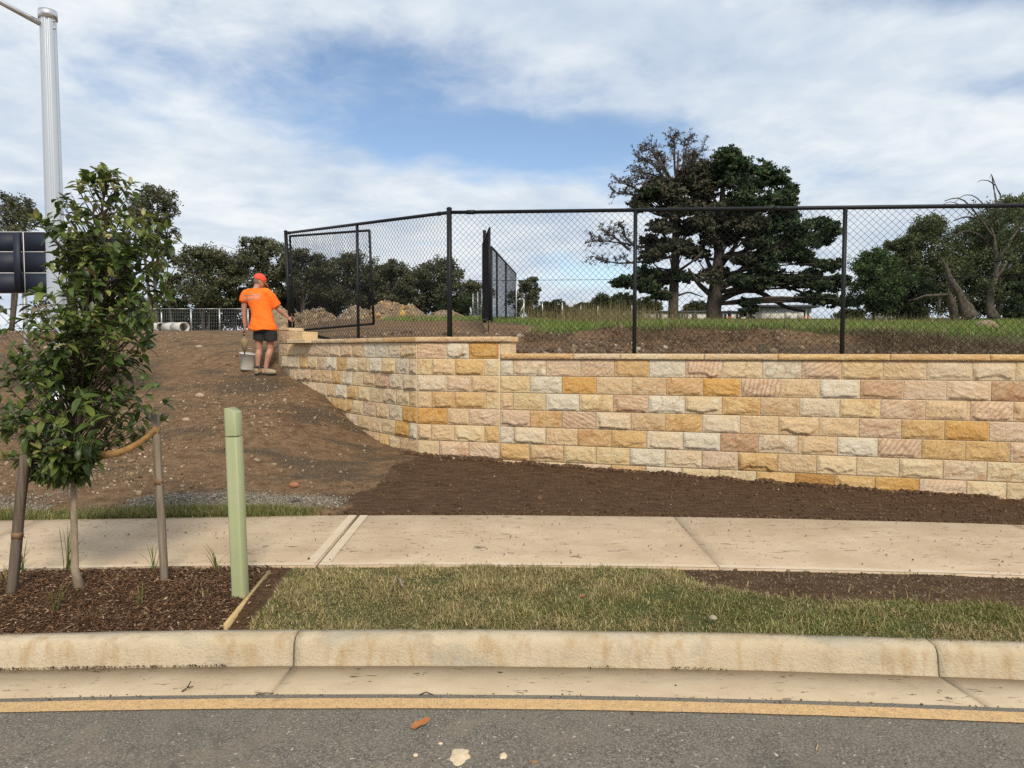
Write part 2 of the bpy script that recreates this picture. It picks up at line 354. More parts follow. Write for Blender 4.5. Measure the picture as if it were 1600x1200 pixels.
    M['alu'] = simple('brushed_aluminium', (0.62, 0.62, 0.62), (0.74, 0.74, 0.74), 3, 0.30, 0.03, 60, metal=0.85, stretch=(1, 1, 0.05))
    M['white_metal'] = simple('white_painted_metal', (0.62, 0.62, 0.60), (0.72, 0.72, 0.70), 6, 0.5, 0.05)
    M['navy'] = simple('navy_panel', (0.010, 0.014, 0.028), (0.015, 0.02, 0.037), 3, 0.6, 0.0)
    # plants
    s = Sh('glossy_leaf'); s.coord('Object'); c = s.mix(0.3, s.attr(), s.noise(35, 3), 'OVERLAY'); M['leaf'] = s.done(c, 0.42, 0, 0.4, 0.28)
    M['gumleaf'] = colmat('gum_foliage', 0.6, 0.25, 0.18, 0.35, 0.8)
    M['needle'] = colmat('pine_foliage', 0.7, 0.2, 0.1, 0.35, 0.8)
    M['grass'] = colmat('grass_blades', 0.7, 0.2, 0.25, 0.4, 3)
    M['bark'] = simple('grey_bark', (0.055, 0.044, 0.033), (0.14, 0.115, 0.088), 4, 0.92, 0.9, 9, 0.06, stretch=(3, 3, 0.6))
    M['pinebark'] = simple('pine_bark', (0.045, 0.034, 0.026), (0.12, 0.095, 0.075), 3, 0.95, 0.9, 5, 0.08, stretch=(2, 2, 0.6))
    M['deadwood'] = simple('weathered_dead_wood', (0.06, 0.048, 0.036), (0.17, 0.14, 0.105), 3, 0.92, 1.0, 7, 0.12, stretch=(4, 4, 0.4))
    M['youngbark'] = simple('young_bark', (0.20, 0.155, 0.10), (0.36, 0.29, 0.20), 26, 0.85, 0.5, 70, 0.004, stretch=(1, 1, 0.5))
    M['twig'] = simple('twig_bark', (0.045, 0.03, 0.02), (0.09, 0.06, 0.04), 30, 0.8, 0.2)
    M['stake'] = simple('weathered_timber', (0.15, 0.115, 0.08), (0.30, 0.245, 0.185), 9, 0.9, 0.5, 40, 0.003, stretch=(6, 6, 0.35))
    M['stake_dark'] = simple('dark_timber', (0.085, 0.062, 0.044), (0.18, 0.14, 0.105), 9, 0.9, 0.5, 40, 0.003, stretch=(6, 6, 0.35))
    M['rust'] = simple('rust_mark', (0.16, 0.095, 0.05), (0.27, 0.16, 0.085), 30, 0.9, 0.1)
    M['edging'] = simple('treated_timber', (0.36, 0.25, 0.11), (0.52, 0.38, 0.19), 8, 0.85, 0.4, 50, 0.003, stretch=(6, 0.4, 6))
    s = Sh('jute_webbing'); s.coord('Object'); c = s.ramp(s.noise(26, 5), (0.3, (0.23, 0.125, 0.045)), (0.7, (0.40, 0.235, 0.09)))
    w = s.n('TexWave'); w.inputs['Scale'].default_value = 90; s.l(s.vec, w.inputs['Vector']); s.bump(w.outputs['Fac'], 0.4, 0.002); M['jute'] = s.done(c, 0.9, 0, 0.2)
    M['chips'] = colmat('bark_chips', 0.92, 0.15, 0, 0.35, 20)
    M['stones'] = colmat('loose_stones', 0.92, 0.2, 0, 0.45, 25, 0.4, 90)
    # bollard
    s = Sh('sage_green_plastic'); s.coord('Object'); c = s.ramp(s.noise(5, 4), (0.3, (0.31, 0.335, 0.178)), (0.7, (0.345, 0.37, 0.205)))
    s.coord('Object', (40, 40, 0.8)); c = s.mix(s.mr(s.noise(1, 3), 0.45, 0.8, 0, 0.25), c, (0.24, 0.275, 0.125)); s.coord('Object', (14, 14, 5)); c = s.mix(s.mr(s.noise(1.6, 6, 0.75), 0.60, 0.70, 0, 0.55), c, (0.40, 0.40, 0.25)); c = s.mix(s.mr(s.noise(2.3, 6, 0.8), 0.66, 0.72, 0, 0.6), c, (0.16, 0.15, 0.08)); s.coord('Object', (40, 40, 0.8)); s.bump(s.noise(1.5, 3), 0.12, 0.002); M['sage'] = s.done(c, 0.5, 0, 0.4)
    # person
    M['skin'] = simple('skin', (0.36, 0.175, 0.115), (0.46, 0.245, 0.165), 9, 0.55, 0.1, 60)
    s = Sh('orange_fabric'); s.coord('Object'); c = s.ramp(s.noise(6, 4), (0.3, (0.88, 0.145, 0.014)), (0.7, (0.97, 0.20, 0.025))); s.bump(s.noise(300, 2), 0.15, 0.001); M['orange'] = s.done(c, 0.8, 0, 0.2)
    M['hat'] = simple('red_orange_cap_fabric', (0.85, 0.075, 0.035), (0.92, 0.10, 0.05), 14, 0.7, 0.1)
    M['brim'] = simple('cap_brim', (0.52, 0.26, 0.13), (0.62, 0.33, 0.18), 14, 0.7, 0.1)
    M['shorts'] = simple('black_shorts', (0.014, 0.014, 0.015), (0.03, 0.029, 0.029), 14, 0.9, 0.2, 90)
    M['shoe'] = simple('dusty_suede', (0.28, 0.20, 0.12), (0.42, 0.33, 0.22), 20, 0.9, 0.3, 60)
    M['sock'] = simple('dark_sock', (0.03, 0.03, 0.035), (0.07, 0.065, 0.07), 40, 0.95, 0.3)
    M['print'] = simple('grey_reflective_print', (0.27, 0.22, 0.19), (0.36, 0.29, 0.25), 60, 0.6, 0.0)
    M['print_pale'] = simple('pale_print', (0.62, 0.26, 0.16), (0.74, 0.36, 0.24), 60, 0.6, 0.0)
    M['hair'] = simple('hair', (0.12, 0.08, 0.05), (0.2, 0.14, 0.09), 60, 0.7, 0.2)
    M['eye'] = Sh('eye').done((0.05, 0.04, 0.035), 0.2)
    M['bucket'] = simple('dusty_white_plastic', (0.55, 0.53, 0.48), (0.70, 0.68, 0.63), 7, 0.6, 0.1)
    M['wet_mortar'] = simple('wet_mortar', (0.19, 0.135, 0.07), (0.30, 0.22, 0.12), 20, 0.85, 0.6, 50)
    M['handle'] = Sh('black_handle').done((0.015, 0.015, 0.015), 0.5)
    M['concrete_pipe'] = simple('pipe_concrete', (0.44, 0.42, 0.38), (0.56, 0.54, 0.5), 6, 0.9, 0.2)
    M['wallwhite'] = simple('white_cladding', (0.60, 0.58, 0.54), (0.70, 0.68, 0.64), 3, 0.8, 0.05)
    M['roofdark'] = simple('dark_roof_sheet', (0.05, 0.055, 0.065), (0.08, 0.085, 0.095), 3, 0.6, 0.05)
    M['glass'] = Sh('dark_glass').done((0.02, 0.025, 0.03), 0.08, 0, 0.6)
    M['redpaint'] = simple('red_paint', (0.42, 0.07, 0.04), (0.5, 0.1, 0.06), 8, 0.6, 0.0)
    M['heap'] = simple('spoil_earth', (0.13, 0.09, 0.055), (0.33, 0.245, 0.155), 2.2, 0.95, 0.8, 6, 0.1)
    M['leafdry'] = simple('dry_leaf', (0.25, 0.085, 0.025), (0.38, 0.15, 0.05), 30, 0.7, 0.2)
    M['white_spill'] = simple('mortar_spill', (0.52, 0.40, 0.25), (0.66, 0.54, 0.38), 30, 0.95, 0.5, 90)
mats()

# ------------------------------------------------------------------ layout of the place
def yl(X):                                   # back edge of the road line: the street bends gently
    Xc = np.clip(X, -7, 7); return 3.075 - 0.020 * Xc - 0.0145 * Xc ** 2 + (X - Xc) * np.where(X > 0, -0.223, 0.183)
def offset_pt(X, off): return yl(X) + off
KERB_B, PATH_F, PATH_B = 0.505, 1.44, 2.72
PA, PL, PC = np.array((-1.165, 8.46)), np.array((-3.98, 11.8)), np.array((5.0, 6.75))      # wall corner, left end, a point right
DM = (PC - PA) / np.linalg.norm(PC - PA); DL = (PL - PA) / np.linalg.norm(PL - PA)
NM = np.array((-DM[1], DM[0])); NL = np.array((DL[1], -DL[0]))                              # pointing behind the wall
PE = PA + DM * 8.6                                                                          # right end, out of frame
def zbase(X): return np.interp(X, [-1.9, -1.17, 0.0, 2.0, 5.0, 9], [0.33, 0.315, 0.255, 0.19, 0.115, 0.08])
FX = np.array([5.0, 5.8, 6.4, 7.2, 8.0, 9.5, 11, 11.5, 12.5, 14, 16, 25, 45, 57, 75, 120, 400, 2000])
FZ = np.array([.17, .2, .26, .35, .47, .76, 1.03, 1.13, 1.38, 1.72, 2.01, 2.22, 2.74, 3.05, 3.5, 4.2, 6.0, 10])
def z_front(X, Y):
    zm = np.interp(Y, FX, FZ)
    yb = yl(X) + PATH_B; yw = np.where(X > PA[0], PA[1] + (X - PA[0]) * DM[1] / DM[0], PA[1] + (PA[0] - X) * 0.6)
    t = np.clip((Y - yb) / np.maximum(yw - yb, 0.3), 0, 1.2)
    zf = 0.185 + (zbase(X) - 0.185) * t
    m = 1 - sst(X, -3.15, -1.45)
    return zf * (1 - m) + np.maximum(zm, zf * 0.9) * m
def z_rear(X, Y):
    zr = np.interp(Y, [6, 8.6, 9.6, 11.0, 12.2, 16, 25, 40, 60, 100, 400, 2000], [1.46, 1.5, 1.55, 1.78, 1.87, 2.06, 2.52, 3.27, 4.18, 5.2, 8.0, 12])
    zl = np.interp(Y, [6, 8.6, 10, 12, 14, 17, 25, 40, 60, 100, 400, 2000], [1.5, 1.6, 1.66, 1.76, 1.93, 2.27, 2.66, 3.3, 4.1, 5.0, 8.0, 12])
    zfl = np.interp(Y, FX, FZ)
    a = X / np.maximum(Y, 1)
    # ragged cut bank on the right
    d = (X - PA[0]) * NM[0] + (Y - PA[1]) * NM[1]
    bank = sst(d, 2.2, 3.6) * (1 - sst(d, 4.0, 9.0)) * (0.30 * (fbm(X * 0.9, Y * 0.9, 3) - 0.42) + 0.05) * sst(X, 0.3, 1.5)
    z = zl + (zr + bank - zl) * sst(a, -0.06, 0.10)
    far = 1 - sst(a, -0.36, -0.24)
    return z + (zfl - z) * far * sst(Y, 11.5, 16)
def wall_behind(X, Y):
    """metres behind the wall face (negative in front), with the line carried on past its left end"""
    dm = (X - PA[0]) * NM[0] + (Y - PA[1]) * NM[1]; dl = (X - PA[0]) * NL[0] + (Y - PA[1]) * NL[1]
    return np.minimum(dm, dl)
def height(X, Y, rough=True):
    X = np.asarray(X, float); Y = np.asarray(Y, float)
    d = wall_behind(X, Y); past = (X - PL[0]) * DL[0] + (Y - PL[1]) * DL[1]
    soft = 0.06 + np.clip(past + 0.1, 0, 6) * 0.9
    w = sst(d - 0.16, -soft, soft)
    z = z_front(X, Y) * (1 - w) + z_rear(X, Y) * w
    # a shoulder of earth against the wall's unfinished end
    z = z + (1 - w) * 0.20 * np.exp(-(((X + 4.05) / 0.45) ** 2 + ((Y - 12.15) / 0.5) ** 2))
    if rough:
        z = z + (1 - w) * np.exp(-np.clip(-d, 0, 9) / 0.07) * 0.075 * (fbm(X * 5.5, Y * 1.5, 19, 4) - 0.48) * (X > -1.6)
        near = 1 - sst(Y, 14, 40)
        z = z + near * (0.05 * (fbm(X * 0.8, Y * 0.8, 5) - 0.5) + 0.035 * (fbm(X * 3.1, Y * 3.1, 9) - 0.5)) * sst(Y, yl(X) + PATH_B, yl(X) + PATH_B + 0.8)
        z = z + (1 - near) * 0.25 * (fbm(X * 0.08, Y * 0.08, 8) - 0.5)
    return z
def H1(x, y): return float(height(np.array([x]), np.array([y]))[0])

def build_ground():
    def axis(parts): return np.unique(np.round(np.concatenate([np.arange(*p) for p in parts]), 4))
    xs = axis([(-1500, -200, 130), (-200, -40, 16), (-40, -12, 1.0), (-12, -5.6, 0.16), (-5.6, 5.8, 0.07), (5.8, 12, 0.25), (12, 60, 1.5), (60, 200, 14), (200, 1501, 130)])
    v = np.concatenate([np.arange(0, 3.6, 0.06), np.arange(3.6, 9.5, 0.085), np.arange(9.5, 22, 0.4), np.arange(22, 90, 1.6), np.arange(90, 400, 20), np.arange(400, 2001, 160)])
    nx, ny = len(xs), len(v)
    X = np.repeat(xs[:, None], ny, 1); Y = (yl(X) + PATH_B - 0.03) + v[None]
    Z = height(X, Y)
    Z = np.where(v[None] < 0.05, 0.14, Z)
    Z = Z - 0.012 * (v[None] < 0.1)
    d = wall_behind(X, Y)
    # where the fresh dark topsoil lies: in front of the wall, right of the mound's toe
    toe = np.interp(Y, [5.6, 5.9, 6.6, 7.4, 8.3, 9.1], [-1.62, -1.60, -1.52, -1.45, -1.40, -1.55])
    dark = np.where(d < 0.3, sst(X - toe + 0.9 * (fbm(X * 1.7, Y * 1.7, 21) - 0.5), -0.34, 0.34), 0)
    patch = 0.47 * np.exp(-(((X + 2.6 + (Y - 8.6) * 0.55) / 0.75) ** 2 + ((Y - 9.3) / 1.7) ** 2)) + 0.36 * np.exp(-(((X + 4.6) / 1.3) ** 2 + ((Y - 13.2) / 0.7) ** 2)) + 0.3 * np.exp(-(((X + 4.2) / 1.4) ** 2 + ((Y - 7.0) / 0.3) ** 2))
    dark = np.maximum(dark, np.where(d < -0.15, patch, 0))
    grass = np.zeros_like(X)
    vb = v[None] + 0 * X
    grass = np.maximum(grass, (1 - sst(vb, 0.12, 0.38)) * (1 - sst(X, -1.9, -1.6)))
    gravel = sst(vb, 0.2, 0.4) * (1 - sst(vb, 0.55, 0.85)) * (1 - sst(X, -1.75, -1.45)) * sst(X, -5, -4) * sst(fbm(X * 1.3, Y * 1.3, 33), 0.36, 0.5)
    field = field_mask(X, Y); grass = np.maximum(grass, field)
    col = np.stack([dark, grass, gravel], -1).reshape(-1, 3)
    me = mesh('ground', np.stack([X, Y, Z], -1), gridF(nx, ny), M['earth'], True, col)
    link('ground', me, kind='structure')
def field_mask(X, Y):
    d = wall_behind(X, Y); a = X / np.maximum(Y, 1)
    edge_r = 3.5 + 1.3 * (fbm(X * 0.6, Y * 0.6, 41) - 0.5)
    r = sst(d, edge_r, edge_r + 0.35) * sst(a + 0.06 * (fbm(X * 0.5, Y * 0.5, 43) - 0.5), 0.03, 0.07)
    l = sst(Y + 2.0 * (fbm(X * 0.4, Y * 0.4, 44) - 0.5), 17.5, 18.6) * sst(a, -0.20, -0.15)
    return np.where(d > 1.5, np.maximum(r, l), 0)
build_ground()

def strip(name, prof, mat, x0, x1, step=0.25, parent=None, joint=0.0, uneven=0.0, kind='structure'):
    """sweeps a cross profile [(offset, z), ...] along the street"""
    n = max(2, int(round((x1 - x0) / step)) + 1); xs = np.linspace(x0 + joint, x1 - joint, n); pr = np.array(prof)
    X = np.repeat(xs[:, None], len(pr), 1); Y = yl(X) + pr[None, :, 0]; Z = np.repeat(pr[None, :, 1], n, 0)
    if uneven: Z = Z + uneven * (fbm(X * 2.5, Y * 2.5, 77) - 0.5); Y = Y + uneven * 0.7 * (fbm(X * 3.5, Z * 9 + 5, 78) - 0.5)
    V = np.stack([X, Y, Z], -1).reshape(-1, 3); k = len(pr); F = [gridF(n, k)[:, ::-1]]
    caps = np.array([list(range(k)), list(range((n - 1) * k, n * k))[::-1]])
    me = mesh(name, V, [F[0][:, ::-1], caps] if k > 4 else F[0][:, ::-1], mat, False)
    return link(name, me, parent, kind=None if parent else kind)
# road with its crossfall and the worn edge line
def build_road():
    xs = np.concatenate([np.arange(-200, -12, 8), np.arange(-12, 12, 0.3), np.arange(12, 201, 8)]); offs = np.array([-60, -20, -8, -4, -2.5, -1.5, -0.8, -0.3, 0.06])
    X = np.repeat(xs[:, None], len(offs), 1); Y = yl(X) + offs[None]; Z = 0 * X + np.interp(offs, [-60, -4, 0.05], [0.0, 0.03, 0.0])[None]
    link('road', mesh('road', np.stack([X, Y, Z], -1), gridF(len(xs), len(offs)), M['asphalt']), kind='structure')
    n = 240; xs = np.linspace(-14, 14, n); e0 = -0.090 + 0.006 * (fbm(xs * 9, 0 * xs, 3) - 0.5); e1 = 0.0 + 0.006 * (fbm(xs * 9, 0 * xs, 5) - 0.5)
    V = np.stack([np.repeat(xs[:, None], 2, 1), yl(np.repeat(xs[:, None], 2, 1)) + np.stack([e0, e1], -1), np.full((n, 2), 0.0062)], -1)
    link('road_edge_line', mesh('road_edge_line', V, gridF(n, 2), M['paint']), kind='structure')
build_road()
KJ = [-10.84, -7.6, -4.36, -1.12, 2.12, 5.36, 8.6, 11.84]
def build_kerb():
    root = link('kerb', None, kind='structure')
    strip('joint_filler', [(0.055, -0.03), (0.37, -0.035), (0.392, -0.02), (0.405, 0.075), (0.43, 0.105), (0.495, 0.110), (0.50, -0.1), (0.055, -0.1)], M['joint'], -11, 12, 0.3, root)
    for a, b in zip(KJ[:-1], KJ[1:]):
        fine = -5 < a < 6
        strip('gutter_slab', [(0.045, -0.06), (0.045, -0.002), (0.049, 0.004), (0.2, -0.008), (0.376, -0.020), (0.376, -0.06)], M['gutter_concrete'], a, b, 0.05 if fine else 0.4, root, 0.006, 0.006)
        strip('kerb_block', [(0.378, -0.06), (0.378, -0.024), (0.383, -0.010), (0.388, 0.015), (0.393, 0.05), (0.399, 0.080), (0.407, 0.099), (0.42, 0.112), (0.436, 0.118), (0.46, 0.120), (0.503, 0.119), (0.505, -0.06)], M['kerb'], a, b, 0.05 if fine else 0.4, root, 0.006, 0.010)
build_kerb()
PJ = [-9.1, -6.5, -3.9, -1.30, 1.36, 4.0, 6.6, 9.2]
def build_path():
    root = link('footpath', None, kind='structure')
    strip('joint_filler', [(PATH_F + 0.02, 0.148), (PATH_B - 0.02, 0.172), (PATH_B - 0.02, 0.08), (PATH_F + 0.02, 0.08), (PATH_F + 0.02, 0.1)], M['joint'], -9, 9, 0.3, root)
    for i, (a, b) in enumerate(zip(PJ[:-1], PJ[1:])):
        o, z = PATH_F, lambda t: 0.165 + (t - PATH_F) / (PATH_B - PATH_F) * 0.027
        j = 0.011 if i in (2, 3) else 0.004
        ja = 0.011 if i == 3 else 0.0035; jb = 0.011 if i == 2 else 0.0035
        p = strip('panel', [(PATH_F, 0.05), (PATH_F, z(PATH_F) - 0.006), (PATH_F + 0.01, z(PATH_F)), (PATH_F + 0.3, z(PATH_F + .3)), (PATH_F + 0.8, z(PATH_F + .8)), (PATH_B - 0.01, z(PATH_B)), (PATH_B, z(PATH_B) - 0.006), (PATH_B, 0.05)],
                  M['footpath_concrete'], a + ja, b - jb, 0.1, root, 0, 0.006)
        # smoother trowelled margin along the edges of the panel
        zz = 0.0035
        strip('trowelled_margin', [(PATH_F + 0.006, z(PATH_F) + zz - .001), (PATH_F + 0.055, z(PATH_F + .055) + zz)], M['footpath_margin'], a + ja + .004, b - jb - .004, 0.1, p, 0, 0.006)
        if i in (2, 3):
            xa, xb = (b - jb - 0.07, b - jb - .004) if i == 2 else (a + ja + .004, a + ja + 0.07)
            strip('trowelled_margin', [(PATH_F + 0.058, z(PATH_F + .058) + zz), (PATH_F + 0.5, z(PATH_F + .5) + zz), (PATH_B - 0.012, z(PATH_B) + zz)], M['footpath_margin'], xa, xb, 0.05, p, 0, 0.006)
build_path()
# verge between kerb and footpath: earth under mulch, turf and bare soil
ED0, ED1 = atz(420, 893, 0.165), atz(353, 977, 0.135)            # timber edging
def edge_x(Y): return np.interp(Y, [ED1[1], ED0[1]], [ED1[0], ED0[0]])
def build_verge():
    xs = np.concatenate([np.arange(-14, -4, 0.5), np.arange(-4, 4.5, 0.04), np.arange(4.5, 14, 0.5)]); t = np.linspace(0, 1, 26)
    X = np.repeat(xs[:, None], len(t), 1); Y = yl(X) + KERB_B + 0.001 + t[None] * (PATH_F - KERB_B - 0.002)
    Z = 0.102 + 0.05 * t[None] + 0.02 * np.sin(t[None] * math.pi) + 0.02 * (fbm(X * 3, Y * 3, 12) - 0.5)
    Z = Z + 0.012 * (X < edge_x(Y)) * np.sin(t[None] * math.pi)
    mul = (X < edge_x(Y) - 0.0).astype(float); bare = bare_mask(X, Y)
    soil = np.maximum(mul, np.maximum(bare, (X < edge_x(Y) + 0.12)))
    col = np.stack([soil, (1 - soil), 0 * X], -1).reshape(-1, 3)
    link('verge', mesh('verge', np.stack([X, Y, Z], -1), gridF(len(xs), len(t)), M['earth'], True, col), kind='structure')
def verge_z(X, Y):
    t = np.clip((Y - yl(X) - KERB_B) / (PATH_F - KERB_B), 0, 1)
    return 0.102 + 0.05 * t + 0.02 * np.sin(t * math.pi) + 0.02 * (fbm(X * 3, Y * 3, 12) - 0.5) + 0.012 * (X < edge_x(Y)) * np.sin(t * math.pi)
def bare_mask(X, Y):                                                 # raw strip along the path on the right
    t = (Y - yl(X) - KERB_B) / (PATH_F - KERB_B)
    lim = np.interp(X, [1.05, 1.2, 1.6, 2.4, 4], [1.1, 0.66, 0.48, 0.47, 0.5]) + 0.16 * (fbm(X * 4, Y * 4, 61) - 0.5)
    return (t > lim).astype(float) * (X > 1.02)
build_verge()

# ------------------------------------------------------------------ sandstone retaining wall
PAL = {'w': (0.71, 0.67, 0.56), 'v': (0.71, 0.625, 0.48), 'c': (0.715, 0.60, 0.40), 'y': (0.70, 0.57, 0.345), 't': (0.69, 0.54, 0.345), 'b': (0.68, 0.575, 0.42),
       'p': (0.685, 0.55, 0.41), 'P': (0.69, 0.54, 0.395), 'o': (0.655, 0.455, 0.235), 'g': (0.665, 0.475, 0.23), 'G': (0.635, 0.39, 0.13), 'r': (0.57, 0.40, 0.26), 'n': (0.49, 0.28, 0.085)}
BAND = {'P': 0.9, 'p': 0.5, 't': 0.3, 'o': 0.35, 'r': 0.45, 'n': 0.5, 'g': 0.25, 'b': 0.15}
ROWS_M = [  # right-hand wall: vertical joints in photo columns, then one colour code a stone
    ([781, 802, 853, 907, 959, 1013.5, 1070, 1128, 1190, 1251, 1313, 1378, 1446, 1518, 1585, 1655, 1727], 'wvpPowPcwPytbbccv'),
    ([781, 828, 878, 931, 987, 1040.5, 1098, 1157, 1219, 1280, 1343, 1411, 1478, 1548, 1620, 1693], 'ywGttoGPtwrpprcg'),
    ([781, 802, 853, 905, 958, 1013, 1070, 1128, 1188, 1249, 1312, 1376, 1446, 1516, 1584, 1655, 1727], 'tywyPwcgtvyptPtcw'),
    ([781, 828.5, 878, 931, 986, 1040, 1097.5, 1157, 1217, 1280, 1343, 1409, 1477, 1547, 1620, 1693], 'poPbtgvtttpgGpct'),
    ([781, 803, 853, 903, 956, 1011, 1068, 1126.5, 1186, 1248, 1310, 1373.5, 1442, 1511, 1581, 1655, 1727], 'wvtogvwrvtwPggpct'),
    ([781, 828, 881, 932, 985, 1040, 1098, 1155, 1217, 1278, 1341, 1408, 1477, 1546, 1620, 1693], 'gtyywbpgtcccbcGt'),
    ([781, 806, 852, 903, 956, 1010, 1067, 1125, 1184, 1245, 1307, 1371, 1440, 1515, 1578, 1655, 1727], 'cccpovccgngGpccbt')]
ROWS_C = [  # the higher stub between the corner and the step
    ([654, 698, 732.5, 780, 797], 'PwGc'),
    ([653, 675, 711, 756, 780], 'ytgc'), ([653, 698, 735, 780], 'vpt'), ([653, 674.5, 710, 759, 780], 'togy'),
    ([653, 699, 732.5, 780], 'Gtp'), ([653, 674, 710, 757, 780], 'ttcg'), ([653, 686, 732, 780], 'cpp'), ([653, 698, 735, 780], 'ctc')]
ROWS_L = [  # the return running back to the left
    ([437, 449, 461, 479, 515, 531, 550, 567.5, 586, 606, 626, 652], 'pybpbPtwwvt'),
    ([440, 468, 481, 495.5, 509.5, 526, 541, 559, 577, 596, 617.5, 639, 652], 'vgcpwgvcwywp'),
    ([452, 464, 486, 502.5, 519, 534, 550, 567, 586, 607, 629, 652], 'bpttgwctPvb'),
    ([468, 481, 495, 510.5, 525, 542, 559, 577.5, 597.5, 619, 639, 652], 'bbbtwgccbcy'),
    ([490, 505, 517.5, 551, 567.5, 587, 607.5, 628, 652], 'bcgcptvG'),
    ([525, 540, 559, 579, 596, 617.5, 639.5, 652], 'cvtccGw'),
    ([555, 571, 592.5, 607.5, 625, 652], 'ctgct'), ([590, 606, 626, 652], 'bct')]
def plane_s(px, py, P0, D):
    d = ray(px, py); # vertical plane through P0 along D: solve P0 + s D = t d (xy)
    A = np.array([[D[0], -d[0]], [D[1], -d[1]]]); return np.linalg.solve(A, -P0)[0]
def rock_block(w, h, seed, proj=None, thick=0.12, flat=False, nx=None, nz=None):
    r = np.random.default_rng(seed); nx = nx or max(9, int(w / 0.0115)); nz = nz or max(7, int(h / 0.0105))
    u = np.linspace(0, w, nx); v = np.linspace(0, h, nz); U, Vv = np.meshgrid(u, v, indexing='ij'); o = r.random(8) * 90
    p = ((r.uniform(0.004, 0.009) if r.random() < 0.35 else r.uniform(0.010, 0.025)) if proj is None else proj)
    def edge(t, k, lo, hi): return lo + (hi - lo) * np.clip(1.8 * fbm(t * k + o[0], np.full_like(t, o[k % 7]), seed + k, 3) - 0.45, 0, 1)
    big = r.random()
    mb = edge(U, 9, 0.006, h * (0.30 if big < 0.45 else 0.14)); mt = edge(U, 7, 0.004, h * 0.10); ml = edge(Vv, 11, 0.003, 0.028 if r.random() < .6 else .05); mr = edge(Vv, 13, 0.003, 0.028 if r.random() < .7 else .05)
    sa = lambda x, s: np.clip(x / s, 0, 1)
    m = sa(Vv - mb, 0.011) * sa(h - mt - Vv, 0.05) ** 0.7 * sa(U - ml, 0.018) * sa(w - mr - U, 0.018)
    lean = 0.55 + 0.9 * (1 - Vv / h) * r.random(); a0 = r.uniform(-1.2, 1.2); ridge = 1 - np.abs(2 * fbm((U * math.cos(a0) + Vv * math.sin(a0)) * 11 + o[5], (Vv * math.cos(a0) - U * math.sin(a0)) * 26 + o[6], seed + 9, 3) - 1)
    dpt = p * m * lean + m * 0.010 * (ridge - 0.7) + m * 0.018 * (fbm(U * 14 + o[1], Vv * 22 + o[2], seed, 4) - 0.5) + 0.004 * (fbm(U * 45 + o[3], Vv * 45, seed + 3, 3) - 0.5)
    if flat: dpt = 0.003 * (fbm(U * 40, Vv * 40, seed, 3) - 0.5)
    rim = (U < 1e-6) | (U > w - 1e-6) | (Vv < 1e-6) | (Vv > h - 1e-6); dpt = np.where(rim, 0.0, np.maximum(dpt, 0.0))
    V = np.stack([U - w / 2, -dpt, Vv - h / 2], -1).reshape(-1, 3); F = [gridF(nx, nz)]
    idx = np.arange(nx * nz).reshape(nx, nz); loop = np.concatenate([idx[:-1, 0], idx[-1, :-1], idx[:0:-1, -1], idx[0, :0:-1]])
    back = V[loop].copy(); back[:, 1] = thick; n = len(V); k = len(loop); j = np.arange(k); j2 = (j + 1) % k
    F.append(np.stack([loop[j], n + j, n + j2, loop[j2]], -1)); V = np.concatenate([V, back])
    return V, F
STONE_N = [0]
def stone(name, parent, P0, D, s0, s1, z0, z1, code, proj=None, thick=0.12, flat=False, out=0.0, gap=0.003):
    STONE_N[0] += 1; w, h = s1 - s0 - 2 * gap, z1 - z0 - 2 * gap
    V, F = rock_block(w, h, 1000 + STONE_N[0], proj, thick, flat); me = mesh(name, V, F, M['stone'], False)
    me.polygons.foreach_set('use_smooth', np.concatenate([np.ones(len(F[0]), bool), np.zeros(len(F[1]), bool)]))
    sm = (s0 + s1) / 2; N = np.array((D[1], -D[0]))                 # outwards
    x, y = P0 + D * sm + N * out
    o = link(name, me, parent, (x, y, (z0 + z1) / 2), (0, 0, math.atan2(D[1], D[0])))
    c = np.array(PAL[code]) * (1 + 0.10 * (random.random() - 0.5)); o.color = (*c, min(1, BAND.get(code, 0.1) * random.uniform(0.5, 1.3)))
    return o
ZJ = lambda r: 1.48 - 0.2 * (r - 0)                                  # bottom of course r (course 0 is the raised one)
